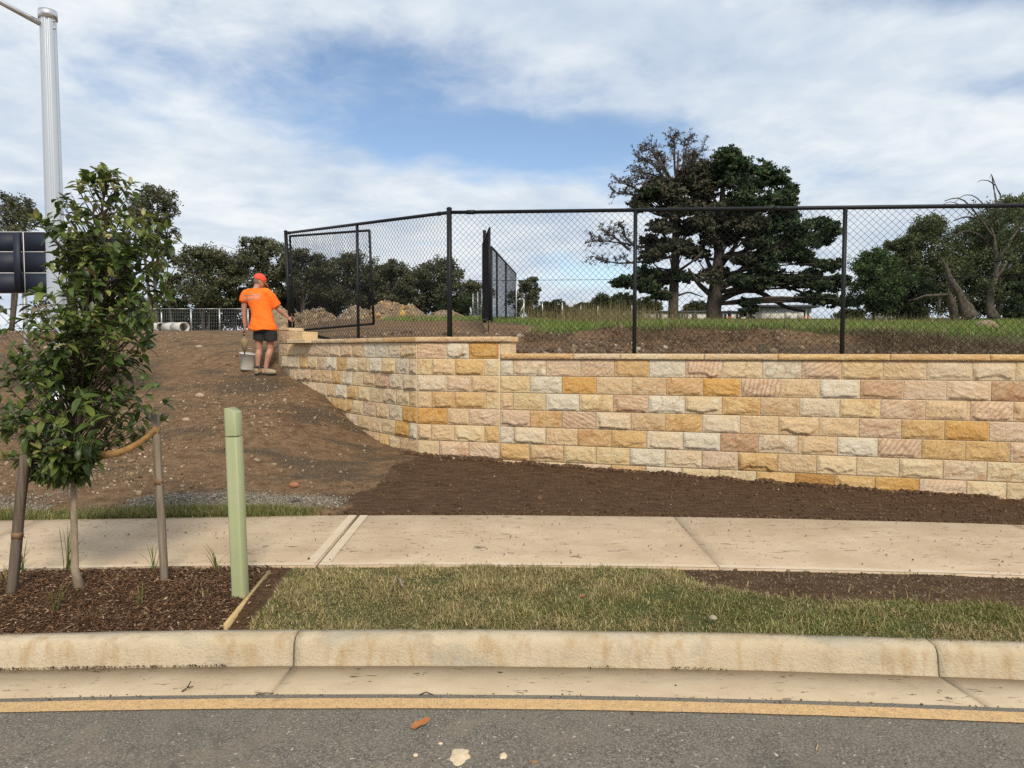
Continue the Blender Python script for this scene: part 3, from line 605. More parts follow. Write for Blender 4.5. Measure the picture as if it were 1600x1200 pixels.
def build_wall():
    W = thing('retaining_wall', 'rock-faced sandstone block retaining wall in gold, cream and pink beside the dark soil', 'wall', (0, 0, 0))
    DLr = -DL                                                      # left run, walked from the far end to the corner
    for r, (js, cs) in enumerate(ROWS_L):
        z0, z1 = ZJ(r), ZJ(r) + 0.2; py = 545 + (EYE - (z0 + z1) / 2) / 9.5 * FOC; ss = [plane_s(j, py, PL, DLr) for j in js]; ss[-1] = np.linalg.norm(PA - PL) - 0.004
        for a, b, c in zip(ss[:-1], ss[1:], cs): stone('stone_block', W, PL, DLr, a, b, z0, z1, c)
    sB = plane_s(780.5, 620, PA, DM)
    for r, (js, cs) in enumerate(ROWS_C):
        z0, z1 = ZJ(r), ZJ(r) + 0.2; ss = [plane_s(j, 620, PA, DM) for j in js]; ss[0] = 0.004
        for k, (a, b, c) in enumerate(zip(ss[:-1], ss[1:], cs)):
            end = (r == 0 and k == 3); stone('stone_block', W, PA, DM, a + (0.006 if end else 0), b - (0.004 if abs(b - sB) < 0.05 else 0), z0, z1, c, flat=end, thick=0.28 if end else 0.12)
    for r, (js, cs) in enumerate(ROWS_M, start=1):
        z0, z1 = ZJ(r), ZJ(r) + 0.2; ss = [plane_s(j, 620, PA, DM) for j in js]; ss[0] = sB + 0.006; cs = list(cs)[:len(ss) - 1]
        while ss[-1] < 8.35: ss.append(ss[-1] + random.uniform(.38, .46)); cs.append(random.choice('ctgpbwvytP'))
        for a, b, c in zip(ss[:-1], ss[1:], cs): stone('stone_block', W, PA, DM, a, b, z0, z1, c)
    z0, z1 = ZJ(8), ZJ(8) + 0.2; s = sB + 0.006; k = 0
    while s < 8.4:
        stone('stone_block', W, PA, DM, s, s + 0.42, z0, z1, 'ctgcpb'[k % 6]); s += 0.42; k += 1
    # mortar and hearting behind the faces
    def core(P0, D, s0, s1, zt):
        N = np.array((-D[1], D[0]));
        if np.dot(N, (0, 1)) < 0: N = -N
        a, b = P0 + D * s0 + N * 0.0022, P0 + D * s1 + N * 0.0022; c, d = P0 + D * s1 + N * 0.30, P0 + D * s0 + N * 0.30
        V = [(*q, z) for z in (-0.2, zt) for q in (a, b, c, d)]
        return np.array(V), np.array([(0, 3, 2, 1), (4, 5, 6, 7), (0, 1, 5, 4), (1, 2, 6, 5), (2, 3, 7, 6), (3, 0, 4, 7)])
    g = Geo(); g.add(*core(PA, DM, 0.003, plane_s(796, 540, PA, DM), 1.679)); g.add(*core(PA, DM, plane_s(796, 540, PA, DM) + 0.001, 8.5, 1.479)); g.obj('mortar_core', M['mortar'], W)
    g = Geo(); g.add(*core(PL, -DL, 0.0, np.linalg.norm(PA - PL) + 0.0, 1.678)); g.obj('mortar_core', M['mortar'], W)
    # pale struck joint at the step
    # capping
    def cap(P0, D, s0, s1, z, code, th=0.062, depth=0.36, over=0.024):
        w = s1 - s0 - 0.004; V, F = rock_block(w, th, 7000 + STONE_N[0], 0.010, depth, False, max(20, int(w / 0.02)), 6); STONE_N[0] += 1
        me = mesh('capping_stone', V, F, M['stone']); N = np.array((D[1], -D[0]))
        x, y = P0 + D * (s0 + s1) / 2 + N * over; o = link('capping_stone', me, W, (x, y, z + th / 2), (0, 0, math.atan2(D[1], D[0])))
        V2, F2 = box((0, depth / 2 + 0.002, th / 2 - 0.004), (w - 0.004, depth - 0.002, 0.004)); 
        link('capping_top', mesh('capping_top', V2, F2, M['stone']), o).color = (*PAL[code], 0.1)
        o.color = (*PAL[code], 0.35); return o
    cj = [799, 896, 969, 1100, 1215, 1390, 1546, 1727]
    for a, b, c in zip(cj[:-1], cj[1:], 'obctgog'):
        cap(PA, DM, plane_s(a, 558, PA, DM) - (0.125 if a == 799 else 0), plane_s(b, 558, PA, DM), 1.481, c)
    sl_ = plane_s(1727, 558, PA, DM); cap(PA, DM, sl_, 8.5, 1.481, 't')
    cap(PA, DM, -0.02, plane_s(799, 534, PA, DM), 1.682, 't')
    ll = np.linalg.norm(PA - PL)
    for a, b, c in zip([486, 545, 600], [545, 600, 652], 'bto'): cap(PL, -DL, plane_s(a, 534, PL, -DL), min(plane_s(b, 534, PL, -DL), ll + 0.01), 1.6815, c)
    # the unfinished end: one more course, rough on top
    sa, sb = plane_s(436, 525, PL, -DL), plane_s(455, 525, PL, -DL)
    stone('stone_block', W, PL, -DL, sa, (sa + sb) / 2, 1.683, 1.895, 'p', thick=0.28); stone('stone_block', W, PL, -DL, (sa + sb) / 2, sb, 1.683, 1.895, 'P', thick=0.28)
    stone('stone_block', W, PL, -DL, sa - 0.02, sb - 0.08, 1.896, 1.95, 'c', thick=0.26, proj=0.008)
    return W
build_wall()
def sawn(name, c, s, rz, code, label):
    V, F = box((0, 0, 0), s); V = V + 0.006 * (np.random.default_rng(3).random(V.shape) - 0.5)
    bm = bmesh.new(); vs_ = [bm.verts.new(v) for v in V]; [bm.faces.new([vs_[i] for i in f]) for f in F]
    bmesh.ops.bevel(bm, geom=bm.edges[:], offset=0.006, segments=1, affect='EDGES'); me = bpy.data.meshes.new(name); bm.to_mesh(me); bm.free(); me.materials.append(M['stone'])
    o = link(name, me, None, c, (0, 0, rz), label, 'stone'); o.color = (*PAL[code], 0.1); return o
_a = math.atan2(-DL[1], -DL[0])
_p1 = PL + -DL * (plane_s(474, 530, PL, -DL)) + NL * 0.05; _p2 = PL + -DL * (plane_s(467, 522, PL, -DL)) + NL * 0.10
sawn('sawn_stone_slab', (_p1[0], _p1[1], 1.72), (0.72, 0.36, 0.066), _a, 'c', 'thin sawn sandstone slab lying at the unfinished end of the wall')
sawn('sawn_stone_block', (_p2[0], _p2[1], 1.812), (0.42, 0.26, 0.115), _a, 'y', 'yellow sawn sandstone block set on the slab beside the worker')
PAL['y2'] = (0.62, 0.46, 0.22)

# ------------------------------------------------------------------ chain-link fences
def chain(P0, P1, zb0, zb1, zt0, zt1, w=0.037, r=0.0027, ph=0.0, zb_fn=None):
    """woven zig-zag wires between two ground points; bottoms and tops run straight from end to end"""
    P0 = np.asarray(P0, float); P1 = np.asarray(P1, float); Lh = np.linalg.norm(P1[:2] - P0[:2]); D = (P1[:2] - P0[:2]) / Lh; N = np.array((-D[1], D[0]))
    g = Geo(); hh = w
    zlo = min(zb0, zb1); K = int((max(zt0, zt1) - zlo) / hh) + 2
    for i in range(int(Lh / w)):
        k = np.arange(K); s = (i + 0.5) * w + np.where((k + i) % 2 == 0, -w / 2, w / 2); z = zlo + k * hh + ph
        t = s / Lh; lo = zb0 + (zb1 - zb0) * t; hi = zt0 + (zt1 - zt0) * t
        if zb_fn is not None: lo = np.maximum(lo, zb_fn(s))
        ok = (z >= lo - hh * 0.5) & (z <= hi + hh * 0.5)
        if ok.sum() < 2: continue
        s, z, k = s[ok], np.clip(z[ok], lo[ok], hi[ok]), k[ok]
        off = np.where(k % 2 == 0, r * 0.9, -r * 0.9)
        P = np.stack([P0[0] + D[0] * s + N[0] * off, P0[1] + D[1] * s + N[1] * off, z], -1)
        g.add(*tube(P, r, 3, False))
    return g
def post(name, x, y, z0, z1, r, parent, mat='black', cap=True, lean=(0, 0)):
    g = Geo(); g.add(*tube([(x, y, z0), (x + lean[0] * .5, y + lean[1] * .5, (z0 + z1) / 2), (x + lean[0], y + lean[1], z1)], r, 12))
    o = g.obj(name, M[mat], parent, True)
    if cap:
        V, Q, T = ellipsoid((x + lean[0], y + lean[1], z1), (r * 1.12, r * 1.12, r * 0.7), 12, 7); link('post_cap', mesh('post_cap', V, [Q, T], M[mat], True), o)
    return o
def flat_of(me): pass
FE, FC_, FR = np.array((-3.88, 12.0)), np.array((-0.786, 8.75)), np.array((5.22, 7.05))
def build_fence():
    Fn = thing('chain_link_fence', 'black coated chain-link fence standing along the top of the sandstone wall', 'fence')
    FX2 = FC_ + (FR - FC_) * 1.27
    zE, zC, zR = 3.585, 3.305, 3.045; zX = zC + (zR - zC) * 1.27
    def on(px, py, A, B): s = plane_s(px, py, A, (B - A) / np.linalg.norm(B - A)); return A + (B - A) / np.linalg.norm(B - A) * s, s / np.linalg.norm(B - A)
    post('post', *FC_, 1.40, zC + 0.045, 0.033, Fn)
    for px in (992, 1318): q, t = on(px, 440, FC_, FR); post('post', *q, 1.3, zC + (zR - zC) * t - 0.01, 0.0235, Fn, cap=False)
    post('post', *FX2, 1.3, zX, 0.0235, Fn, cap=False)
    q, t = on(559, 440, FC_, FE); post('post', *q, 1.5, zC + (zE - zC) * t - 0.01, 0.0225, Fn, cap=False)
    post('post', FE[0] + 0.05, FE[1], 1.6, zE + 0.03, 0.031, Fn, lean=(-0.06, 0))
    for A, B, a, b in ((FC_, FX2, zC, zX), (FC_, FE, zC, zE)):
        g = Geo(); g.add(*tube([(*A, a), (*(A + (B - A) * .5), (a + b) / 2), (*B, b)], 0.0225, 12)); rl = g.obj('top_rail', M['black'], Fn, True)
        # rail sleeves and bands
        for t in ((0.03, 0.48, 0.97) if b < a else (0.04, 0.97)):
            p = A + (B - A) * t; q2 = A + (B - A) * (t + 0.012); g2 = Geo(); g2.add(*tube([(*p, a + (b - a) * t), (*q2, a + (b - a) * (t + .012))], 0.0275, 12)); g2.obj('sleeve', M['black'], rl, True)
        k = 0.525
        g = Geo(); za, zb = 1.58 + (a - 1.58) * k, 1.60 + (b - 1.60) * k; g.add(*tube([(*A, za - .03), (*(A + (B - A) * .5), (za + zb) / 2 - .03), (*B, zb - .03)], 0.0028, 5)); g.obj('tension_wire', M['black_wire'], Fn)
    # mesh: right-hand run steps down with the wall
    st = np.linalg.norm(FX2 - FC_); g = chain(FC_, FX2, 1.50, 1.50, zC - 0.01, zX - 0.01); g.obj('chain_link_mesh', M['black_wire'], Fn, kind='stuff')
    g = chain(FC_, FE, 1.64, 1.72, zC - 0.01, zE - 0.01); g.obj('chain_link_mesh', M['black_wire'], Fn, kind='stuff')
    # lashing wires on posts
    return Fn
build_fence()
def build_gate():
    G = thing('fence_gate', 'black tubular gate leaf with chain-link infill hanging open behind the fence end', 'gate')
    a, b = at(453, 369, 12.05), at(577, 360, 10.75); c, d = at(584, 506, 10.75), at(459, 517, 12.05)
    for n, p, q in (('top_rail', a, b), ('stile', b, c), ('bottom_rail', d, c), ('stile', a, d)):
        g = Geo(); g.add(*tube([p, (p + q) / 2, q], 0.0195, 10)); g.obj(n, M['black'], G, True)
    chain(d, c, d[2], c[2], a[2], b[2]).obj('chain_link_mesh', M['black_wire'], G, kind='stuff')
    o = at(479, 520, 11.5); e = at(523, 532, 10.9); g = Geo(); g.add(*tube([o, (o + e) / 2, e], 0.02, 10)); g.obj('loose_fence_rail', M['black'], None, True, label='loose black steel rail lying behind the wall capping beside the sawn slab', cat='rail')
build_gate()
def build_far_fence():
    Fn = thing('boundary_fence', 'tall black chain-link boundary fence running away across the field', 'fence')
    A, B = at(768, 499, 17.2), at(806.5, 500, 26.6); hA, hB = at(768, 386, 17.2)[2], at(806.5, 428, 26.6)[2]
    n = 4
    for i, px in enumerate((768, 776.5, 790.5, 806.5)):
        d = ray(px, 480); D = (B - A)[:2]; t = np.linalg.solve(np.array([[D[0], -d[0]], [D[1], -d[1]]]), -A[:2])[0]; p = A + (B - A) * t
        post('post', p[0], p[1], p[2] - 0.6, hA + (hB - hA) * t, 0.028, Fn, 'galv' if i == 3 else 'black')
    g = Geo(); g.add(*tube([(A[0], A[1], hA), ((A[0] + B[0]) / 2, (A[1] + B[1]) / 2, (hA + hB) / 2), (B[0], B[1], hB)], 0.024, 8)); g.obj('top_rail', M['black'], Fn, True)
    chain(A, B, A[2], B[2], hA, hB, 0.037, 0.0019).obj('chain_link_mesh', M['black_wire'], Fn, kind='stuff')
    G = thing('field_gate', 'narrow black chain-link gate leaf seen edge-on with a drop bolt below', 'gate')
    a, b = at(754.5, 500, 16.2), at(765, 499, 13.6); ta, tb = at(754.5, 381, 16.2), at(765, 356, 13.6)
    for nm, p, q in (('stile', a, ta), ('stile', b, tb), ('top_rail', ta, tb), ('bottom_rail', a, b)):
        g = Geo(); g.add(*tube([p, (p + q) / 2, q], 0.02, 8)); g.obj(nm, M['black'], G, True)
    chain(a, b, a[2], b[2], ta[2], tb[2], 0.03, 0.0028).obj('chain_link_mesh', M['black_wire'], G, kind='stuff')
    p = at(763, 497, 14.1); g = Geo(); g.add(*tube([p, p - np.array((0, 0, .15)), p - np.array((0, 0, 0.30))], 0.010, 6)); g.obj('drop_bolt', M['black'], G)
    p = at(757, 361, 16.6); post('gate_post', p[0], p[1], 1.8, p[2], 0.04, G)
build_far_fence()
def build_small_fences():
    # temporary site fence on the mound's crest
    n = 0
    for i, (x0, x1) in enumerate(((165, 209), (209, 253), (253, 299), (299, 343.5), (343.5, 388), (388, 432))):
        P = thing('site_fence_panel', ['galvanised mesh site fence panel mostly hidden behind the young tree, leftmost in the row', 'galvanised mesh site fence panel behind the young tree, second in the row', 'galvanised mesh site fence panel standing just beyond the concrete pipes',
            'galvanised mesh site fence panel midway between pipes and worker', 'galvanised mesh site fence panel just behind the orange worker', 'galvanised mesh site fence panel hidden behind the worker, rightmost in the row'][i], 'fence', group='site fence panels on the crest')
        a, b = at(x0 + .4, 519, 57), at(x1 - .4, 519, 57); zt = at(x0, 482.5, 57)[2]; a[2] -= 0.15; b[2] -= .15
        for q in (a, b): g = Geo(); g.add(*tube([q, (q[0], q[1], zt)], 0.03, 6)); g.obj('post', M['galv'], P, True)
        g = Geo(); g.add(*tube([(a[0], a[1], zt), (b[0], b[1], zt)], 0.026, 6)); g.obj('top_rail', M['galv'], P, True)
        g = Geo()
        for s in np.linspace(0.04, 0.96, 16): q = a + (b - a) * s; g.add(*tube([q, (q[0], q[1], zt)], 0.0055, 3, False))
        for z in np.linspace(a[2] + .1, zt, 8)[:-1]: g.add(*tube([(a[0], a[1], z), (b[0], b[1], z)], 0.004, 3, False))
        g.obj('wire_mesh', M['galv'], P, kind='stuff')
    # farm fence posts beyond the field
    spec = [(818.5, 467, 497, 33, 'short galvanised farm post beside the far end of the boundary fence'), (847.5, 472, 491, 40, 'thin pale farm post, second along from the boundary fence end'), (878.5, 473, 496, 36, 'pale farm post standing in the grass, third along from the boundary fence'),
            (907.5, 476, 490, 48, 'small pale farm post by the low treeline, fourth along'), (934, 478, 495, 44, 'small pale farm post in tall dry grass, fifth along'), (987, 477, 498, 40, 'pale farm post just beside the second fence post, last along')]
    for px, y0, y1, Y, lab in spec:
        p, q = at(px, y1 + 4, Y), at(px, y0, Y); g = Geo(); g.add(*tube([p, (p + q) / 2, q], 0.035, 6)); o = g.obj('farm_post', M['galv'], None, True, label=lab, cat='post', group='farm posts beyond the field')
        if px == 818.5: g = Geo(); e = at(811, 493, Y); g.add(*tube([at(818, 477, Y), e], 0.025, 6)); g.obj('brace', M['galv'], o, True)
    # old galvanised netting left of the gate leaf
    Nn = thing('netting_fence', 'pale old wire netting fence bay seen left of the edge-on gate', 'fence')
    for px in (739, 746.5, 753):
        p, q = at(px, 496, 30), at(px, 453 + (753 - px) * .4, 30); g = Geo(); g.add(*tube([p, (p + q) / 2, q], 0.017, 6)); g.obj('post', M['galv'], Nn, True)
    a, b = at(739, 494, 30), at(753, 494, 30); chain(a, b, a[2], b[2], at(739, 460, 30)[2], at(753, 454, 30)[2], 0.035, 0.003).obj('netting', M['galv'], Nn, kind='stuff')
    p, q = at(735, 480, 29), at(737, 495, 29); g = Geo(); g.add(*tube([p, (p + q) / 2, q], 0.03, 6)); g.obj('leaning_peg', M['galv'], None, label='short pale peg leaning in the grass beside the netting fence', cat='peg')
build_small_fences()

# ------------------------------------------------------------------ street furniture
def build_lamp():
    X, Y = -5.27, 8.1; z0 = H1(X, Y); base = at(97, 697, 8.1); top = at(77.5, 30, 8.1)
    X, Y = base[0], base[1]; z0 = H1(X, Y) - 0.05; zt = top[2]
    Lp = thing('street_lamp', 'tall silver ribbed street lamp pole rising behind the young tree', 'street lamp', (X, Y, z0))
    h = zt - z0; g = Geo(); prof = []
    k = 72; th = np.linspace(0, 2 * math.pi, k, endpoint=False); rib = 1 - 0.14 * (np.cos(th * 6 + 0.6) > 0.80)
    zs = np.linspace(0, h, 8); rr = np.interp(zs, [0, 0.8, h], [0.108, 0.103, 0.083])
    V = np.stack([rr[:, None] * rib * np.cos(th), rr[:, None] * rib * np.sin(th), np.repeat(zs[:, None], k, 1)], -1).reshape(-1, 3)
    i = np.arange(7)[:, None] * k; j = np.arange(k)[None]; j2 = (j + 1) % k; Q = np.stack([i + j, i + j2, i + k + j2, i + k + j], -1).reshape(-1, 4)
    link('pole', mesh('pole', V, Q, M['alu']), Lp)
    g = Geo(); g.add(*tube([(0, 0, h - 0.005), (0, 0, h + 0.05), (0, 0, h + 0.09)], [0.097, 0.097, 0.095], 28)); c = g.obj('collar', M['alu'], Lp)
    for z in (h - 0.03, h - 0.11): V, Q2, T = ellipsoid((0.088, -0.02, z), (0.012, 0.015, 0.015), 8, 6); link('bolt', mesh('bolt', V, [Q2, T], M['galv'], True), Lp)
    e = at(-120, -62, 7.4); d = np.array((e[0] - X, e[1] - Y, e[2] - z0)); s0 = np.array((-0.05, -0.03, h - 0.07)); P = np.array([s0 + (d - s0) * t for t in (0, .33, .66, 1)])
    g = Geo(); g.add(*tube(P, [0.032, 0.031, 0.03, 0.03], 14)); g.obj('outreach_arm', M['alu'], Lp, True)
    g = Geo(); hd = (P[-1] - P[-2]) / np.linalg.norm(P[-1] - P[-2]); g.add(*tube([P[-1], P[-1] + hd * .1, P[-1] + hd * .4, P[-1] + hd * .5], [0.04, 0.10, 0.12, 0.05], 14, True, 0.45)); g.obj('lamp_head', M['alu'], Lp, True)
    V, F = box((0, 0, 0.03), (0.30, 0.30, 0.03)); link('base_plate', mesh('base_plate', V, F, M['galv']), Lp)
    V, F = box((0.0, -0.112, 0.5), (0.11, 0.016, 0.32)); link('access_hatch', mesh('access_hatch', V, F, M['alu']), Lp)
build_lamp()
def build_sign():
    S = thing('sign_board', 'dark navy gridded board on posts standing behind the lamp pole and young tree', 'sign', (0, 0, 0))
    Y = 9.6; xs = [-118, -40, 38.5, 105.5, 172, 205]; ys = [363, 394, 427, 458]
    for a, b in zip(xs[:-1], xs[1:]):
        for c, d in zip(ys[:-1], ys[1:]):
            p, q = at(a + .45, c + .45, Y), at(b - .45, d - .45, Y); V, F = box((p + q) / 2 + np.array((0, -.012, 0)), (q[0] - p[0], 0.03, p[2] - q[2])); link('panel', mesh('panel', V, F, M['navy']), S)
    p, q = at(xs[0], ys[0] - .5, Y), at(xs[-1], ys[-1] + .3, Y); V, F = box((p + q) / 2 + np.array((0, .02, 0)), (q[0] - p[0], 0.02, p[2] - q[2])); link('frame', mesh('frame', V, F, M['white_metal']), S)
    for x in xs[1:-1]:
        p, q = at(x, ys[0], Y), at(x, ys[-1], Y); V, F = box((p[0], Y - .03, (p[2] + q[2]) / 2), (.0095, .006, p[2] - q[2])); link('joint_strip', mesh('joint_strip', V, F, M['white_metal']), S)
    for y in ys[:-1]:
        for a, b in zip(xs[:-1], xs[1:]):
            p, q = at(a + 1.2, y, Y), at(b - 1.2, y, Y); V, F = box(((p[0] + q[0]) / 2, Y - .03, p[2]), (q[0] - p[0], .006, .009)); link('joint_strip', mesh('joint_strip', V, F, M['white_metal']), S)
    for px in (30, 118):
        p = at(px, 363, Y); q = at(px, 458, Y); z0 = H1(p[0], Y); V, F = box((p[0], Y - 0.05, (p[2] + q[2]) / 2), (0.085, 0.04, p[2] - q[2] - .02)); link('stiffener', mesh('stiffener', V, F, M['navy']), S)
        g = Geo(); g.add(*tube([(p[0], Y + 0.06, z0 - .2), (p[0], Y + .06, 2), (p[0], Y + .06, p[2] - 0.05)], 0.03, 10)); g.obj('post', M['galv'], S, True)
build_sign()
def build_bollard():
    p = atz(376, 930, 0.16); top = at(366, 640, p[1])
    B = thing('bollard', 'square sage green bollard with a curved sloping top at the mulch edge', 'bollard', (p[0], p[1], 0.12), (0, R(-1.3), R(-9)))
    h = top[2] - 0.12; w = 0.037
    def body(z0, z1, topf=None, ww=w):
        n = 9; us = np.linspace(-ww, ww, n); bv = 0.006; V = []; 
        pts = [(-ww + bv, -ww), (ww - bv, -ww), (ww, -ww + bv), (ww, ww - bv), (ww - bv, ww), (-ww + bv, ww), (-ww, ww - bv), (-ww, -ww + bv)]
        # front edge subdivided so that the top can curve
        ring = []
        for (a, b), (c, d) in zip(pts, pts[1:] + pts[:1]):
            for t in np.linspace(0, 1, 8 if abs(a - c) > 0.04 else 2)[:-1]: ring.append((a + (c - a) * t, b + (d - b) * t))
        ring = np.array(ring); k = len(ring); zt = z1 + (topf(ring[:, 0]) if topf else 0 * ring[:, 0])
        V = np.concatenate([np.c_[ring, np.full(k, z0)], np.c_[ring, zt - 0.004], np.c_[ring * 0.93, zt]]); j = np.arange(k); j2 = (j + 1) % k
        F = np.concatenate([np.stack([j, j2, k + j2, k + j], -1), np.stack([k + j, k + j2, 2 * k + j2, 2 * k + j], -1)])
        return V, [F, np.array([list(range(2 * k, 3 * k))])]
    V, F = body(-0.05, h - 0.157); link('post_body', mesh('post_body', V, F, M['sage']), B)
    V, F = body(h - 0.16, h - 0.147, None, w - 0.014); link('groove', mesh('groove', V, F, M['sage']), B)
    V, F = body(h - 0.149, h, lambda x: 0.012 * np.cos((x + 0.018) * 40) - 0.2 * np.maximum(0, x - 0.0) ); link('cap', mesh('cap', V, F, M['sage']), B)
build_bollard()
def build_edging():
    g = Geo(); d = (ED0 - ED1); L_ = np.linalg.norm(d); V, F = box((0, 0, 0), (0.017, L_, 0.10)); V[:, 0] += 0.004 * np.sin(V[:, 1] * 3)
    me = mesh('timber_edging', V, F, M['edging']); c = (ED0 + ED1) / 2
    link('timber_edging', me, None, (c[0], c[1], c[2] - 0.040), (math.atan2(d[2], L_), 0, -math.atan2(d[0], d[1])), 'thin treated timber edging board between bark mulch and turf', 'edging')
build_edging()

# ------------------------------------------------------------------ worker
def remesh(name, g, mat, voxel, smooth=4, parent=None, disp=None):
    me = g.mesh(name + '_raw', None); o = bpy.data.objects.new(name, me); COL.objects.link(o)
    md = o.modifiers.new('r', 'REMESH'); md.mode = 'VOXEL'; md.voxel_size = voxel; md.use_smooth_shade = True
    if smooth: sm = o.modifiers.new('s', 'SMOOTH'); sm.factor = 0.5; sm.iterations = smooth
    dg = bpy.context.evaluated_depsgraph_get(); me2 = bpy.data.meshes.new_from_object(o.evaluated_get(dg)); me2.name = name
    bpy.data.objects.remove(o); bpy.data.meshes.remove(me)
    if disp is not None:
        n = len(me2.vertices); co = np.empty(n * 3, np.float32); me2.vertices.foreach_get('co', co); no = np.empty(n * 3, np.float32); me2.vertices.foreach_get('normal', no)
        co = co.reshape(-1, 3); no = no.reshape(-1, 3); co = co + no * disp(co)[:, None]; me2.vertices.foreach_set('co', co.ravel().astype(np.float32)); me2.update()
    me2.materials.clear(); me2.materials.append(mat); return link(name, me2, parent)
def rings(R_, k=20):
    """R_: (cx, cy, cz, rx, ry) horizontal ellipses joined bottom to top"""
    th = np.linspace(0, 2 * math.pi, k, endpoint=False); V = []
    for cx, cy, cz, rx, ry in R_: V.append(np.stack([cx + rx * np.cos(th), cy + ry * np.sin(th), np.full(k, cz)], -1))
    n = len(V); V = np.concatenate(V + [np.array([R_[0][:3]]), np.array([R_[-1][:3]])]); i = np.arange(n - 1)[:, None] * k; j = np.arange(k)[None]; j2 = (j + 1) % k
    Q = np.stack([i + j, i + j2, i + k + j2, i + k + j], -1).reshape(-1, 4); a = n * k; jj = np.arange(k)
    T = np.concatenate([np.stack([np.full(k, a), (jj + 1) % k, jj], -1), np.stack([np.full(k, a + 1), (n - 1) * k + jj, (n - 1) * k + (jj + 1) % k], -1)])
    return V, Q, T
def limb(P, r, k=14, n=14):
    P = np.asarray(P, float); t = np.linspace(0, 1, len(P)); tt = np.linspace(0, 1, n); Q = np.stack([np.interp(tt, t, P[:, i]) for i in range(3)], -1); return tube(Q, np.interp(tt, t, r), k)
def build_worker():
    foot = atz(413, 590, 1.13); Y = 11.5; px = at(413, 590, Y); z0 = H1(px[0], Y) + 0.0
    Wk = thing('person', 'worker in orange shirt, red cap and black shorts standing on the mound, back turned', 'person', (px[0], Y, z0 - 0.005))
    b = Geo()
    sl, sr = np.array((-.335, .02, 1.325)), np.array((.055, .06, 1.345)); hip = np.array((.03, .0, .82))
    # legs
    kl, al = np.array((-.092, .01, .455)), np.array((-.105, -.02, .085)); kr, ar = np.array((.105, .03, .46)), np.array((.04, -.03, .085))
    b.add(*limb([(-.06, .0, .84), (-.085, .0, .64), kl + (0, 0, .04), kl + (0, .01, -.05), kl + (-.003, -.025, -.13), (-.104, -.02, .19), al, al - (0, 0, .05)], [.10, .088, .060, .056, .060, .041, .036, .04], 16, 26))
    b.add(*limb([(.11, .0, .84), (.12, .02, .64), kr + (0, 0, .04), kr + (0, .01, -.05), (.09, -.01, .33), (.055, -.02, .19), ar, ar - (0, 0, .05)], [.10, .09, .061, .057, .061, .042, .037, .04], 16, 26))
    # trunk under the shirt
    b.add(*rings([(.03, 0, .78, .15, .11), (.02, 0, .90, .155, .115), (-.03, .02, 1.08, .15, .11), (-.10, .04, 1.26, .175, .105), (-.135, .05, 1.36, .13, .085), (-.14, .055, 1.41, .065, .06), (-.125, .07, 1.47, .055, .058), (-.115, .085, 1.52, .055, .06)]))
    # head, turned right and down
    V, Q, T = ellipsoid((0, 0, 0), (.075, .098, .115), 20, 14); V[:, 1] += 0.012 * (V[:, 2] < -0.03); 
    hd = Geo(); hd.add(V, Q, T)
    for c, r in (((0, .095, -.015), (.014, .022, .022)), ((0, .075, -.085), (.036, .03, .028)), ((-.075, -.005, -.01), (.012, .02, .032)), ((.075, -.005, -.01), (.012, .02, .032)), ((0, .088, -.05), (.024, .014, .009)), ((0, .092, .018), (.03, .012, .012))): hd.add(*ellipsoid(c, r, 10, 8))
    rotm = np.array(Matrix.Rotation(R(-62), 3, 'Z') @ Matrix.Rotation(R(-26), 3, 'X')); hc = np.array((-.088, .10, 1.545))
    for V, in zip(hd.V): pass
    off = 0
    for V in hd.V: V[:] = V @ rotm.T + hc
    b.V += hd.V; 
    for kk in (3, 4): b.F[kk] += [f + b.n for f in hd.F[kk]]
    b.n += hd.n
    # arms
    el, wl = np.array((-.350, .02, 1.055)), np.array((-.352, .05, .785)); er, wr = np.array((.225, .13, 1.095)), np.array((.375, .22, .955))
    b.add(*limb([sl, (sl + el) / 2, el, (el + wl) / 2 + (-.004, 0, .04), wl], [.058, .052, .043, .043, .029], 14, 20)); b.add(*limb([sr, (sr + er) / 2, er, (er + wr) / 2 - (.02, .01, -.02), wr], [.06, .053, .044, .043, .029], 14, 20))
    def hand(w, d, side, curl, toolax):
        d = np.array(d, float); d /= np.linalg.norm(d); s = np.array(side, float); s -= d * np.dot(s, d); s /= np.linalg.norm(s); nrm = np.cross(d, s)
        p = w + d * .045
        V, Q, T = ellipsoid((0, 0, 0), (.042, .019, .05), 12, 9); b.add(V @ np.stack([s, nrm, d]) + p, Q, T)
        for i, ln in enumerate((.072, .082, .078, .062)):
            st = w + d * .075 + s * (.030 - .020 * i); a1 = st + d * ln * .42; c1 = a1 + (d * .2 + nrm * curl) * ln * .42; e1 = c1 + (nrm * curl * .7 - d * .75) * ln * .36
            b.add(*limb([st - d * .02, a1, c1, e1], [.0098, .0095, .0088, .0075], 8, 9))
        st = w + d * .025 + s * .034; b.add(*limb([st - s * .015, st + s * .022 + d * .018 + nrm * .01, st + s * .018 + d * .045 + nrm * .03, st + s * .0 + d * .06 + nrm * .042], [.0125, .012, .0105, .0085], 8, 9))
        return p + d * .03 + nrm * .028 * np.sign(curl)
    gl = hand(wl, (.03, .03, -1), (.3, -1, 0), 0.9, None); gr = hand(wr, (.72, .35, -.55), (-.2, .6, .7), 0.9, None)
    bodyo = remesh('body', b, M['skin'], 0.0075, 3, Wk)
    for s in (-1, 1):
        e = rotm @ np.array((s * .03, .088, .012)) + hc; V, Q, T = ellipsoid(e, (.011, .011, .009), 8, 6); link('eye', mesh('eye', V, [Q, T], M['eye'], True), Wk)
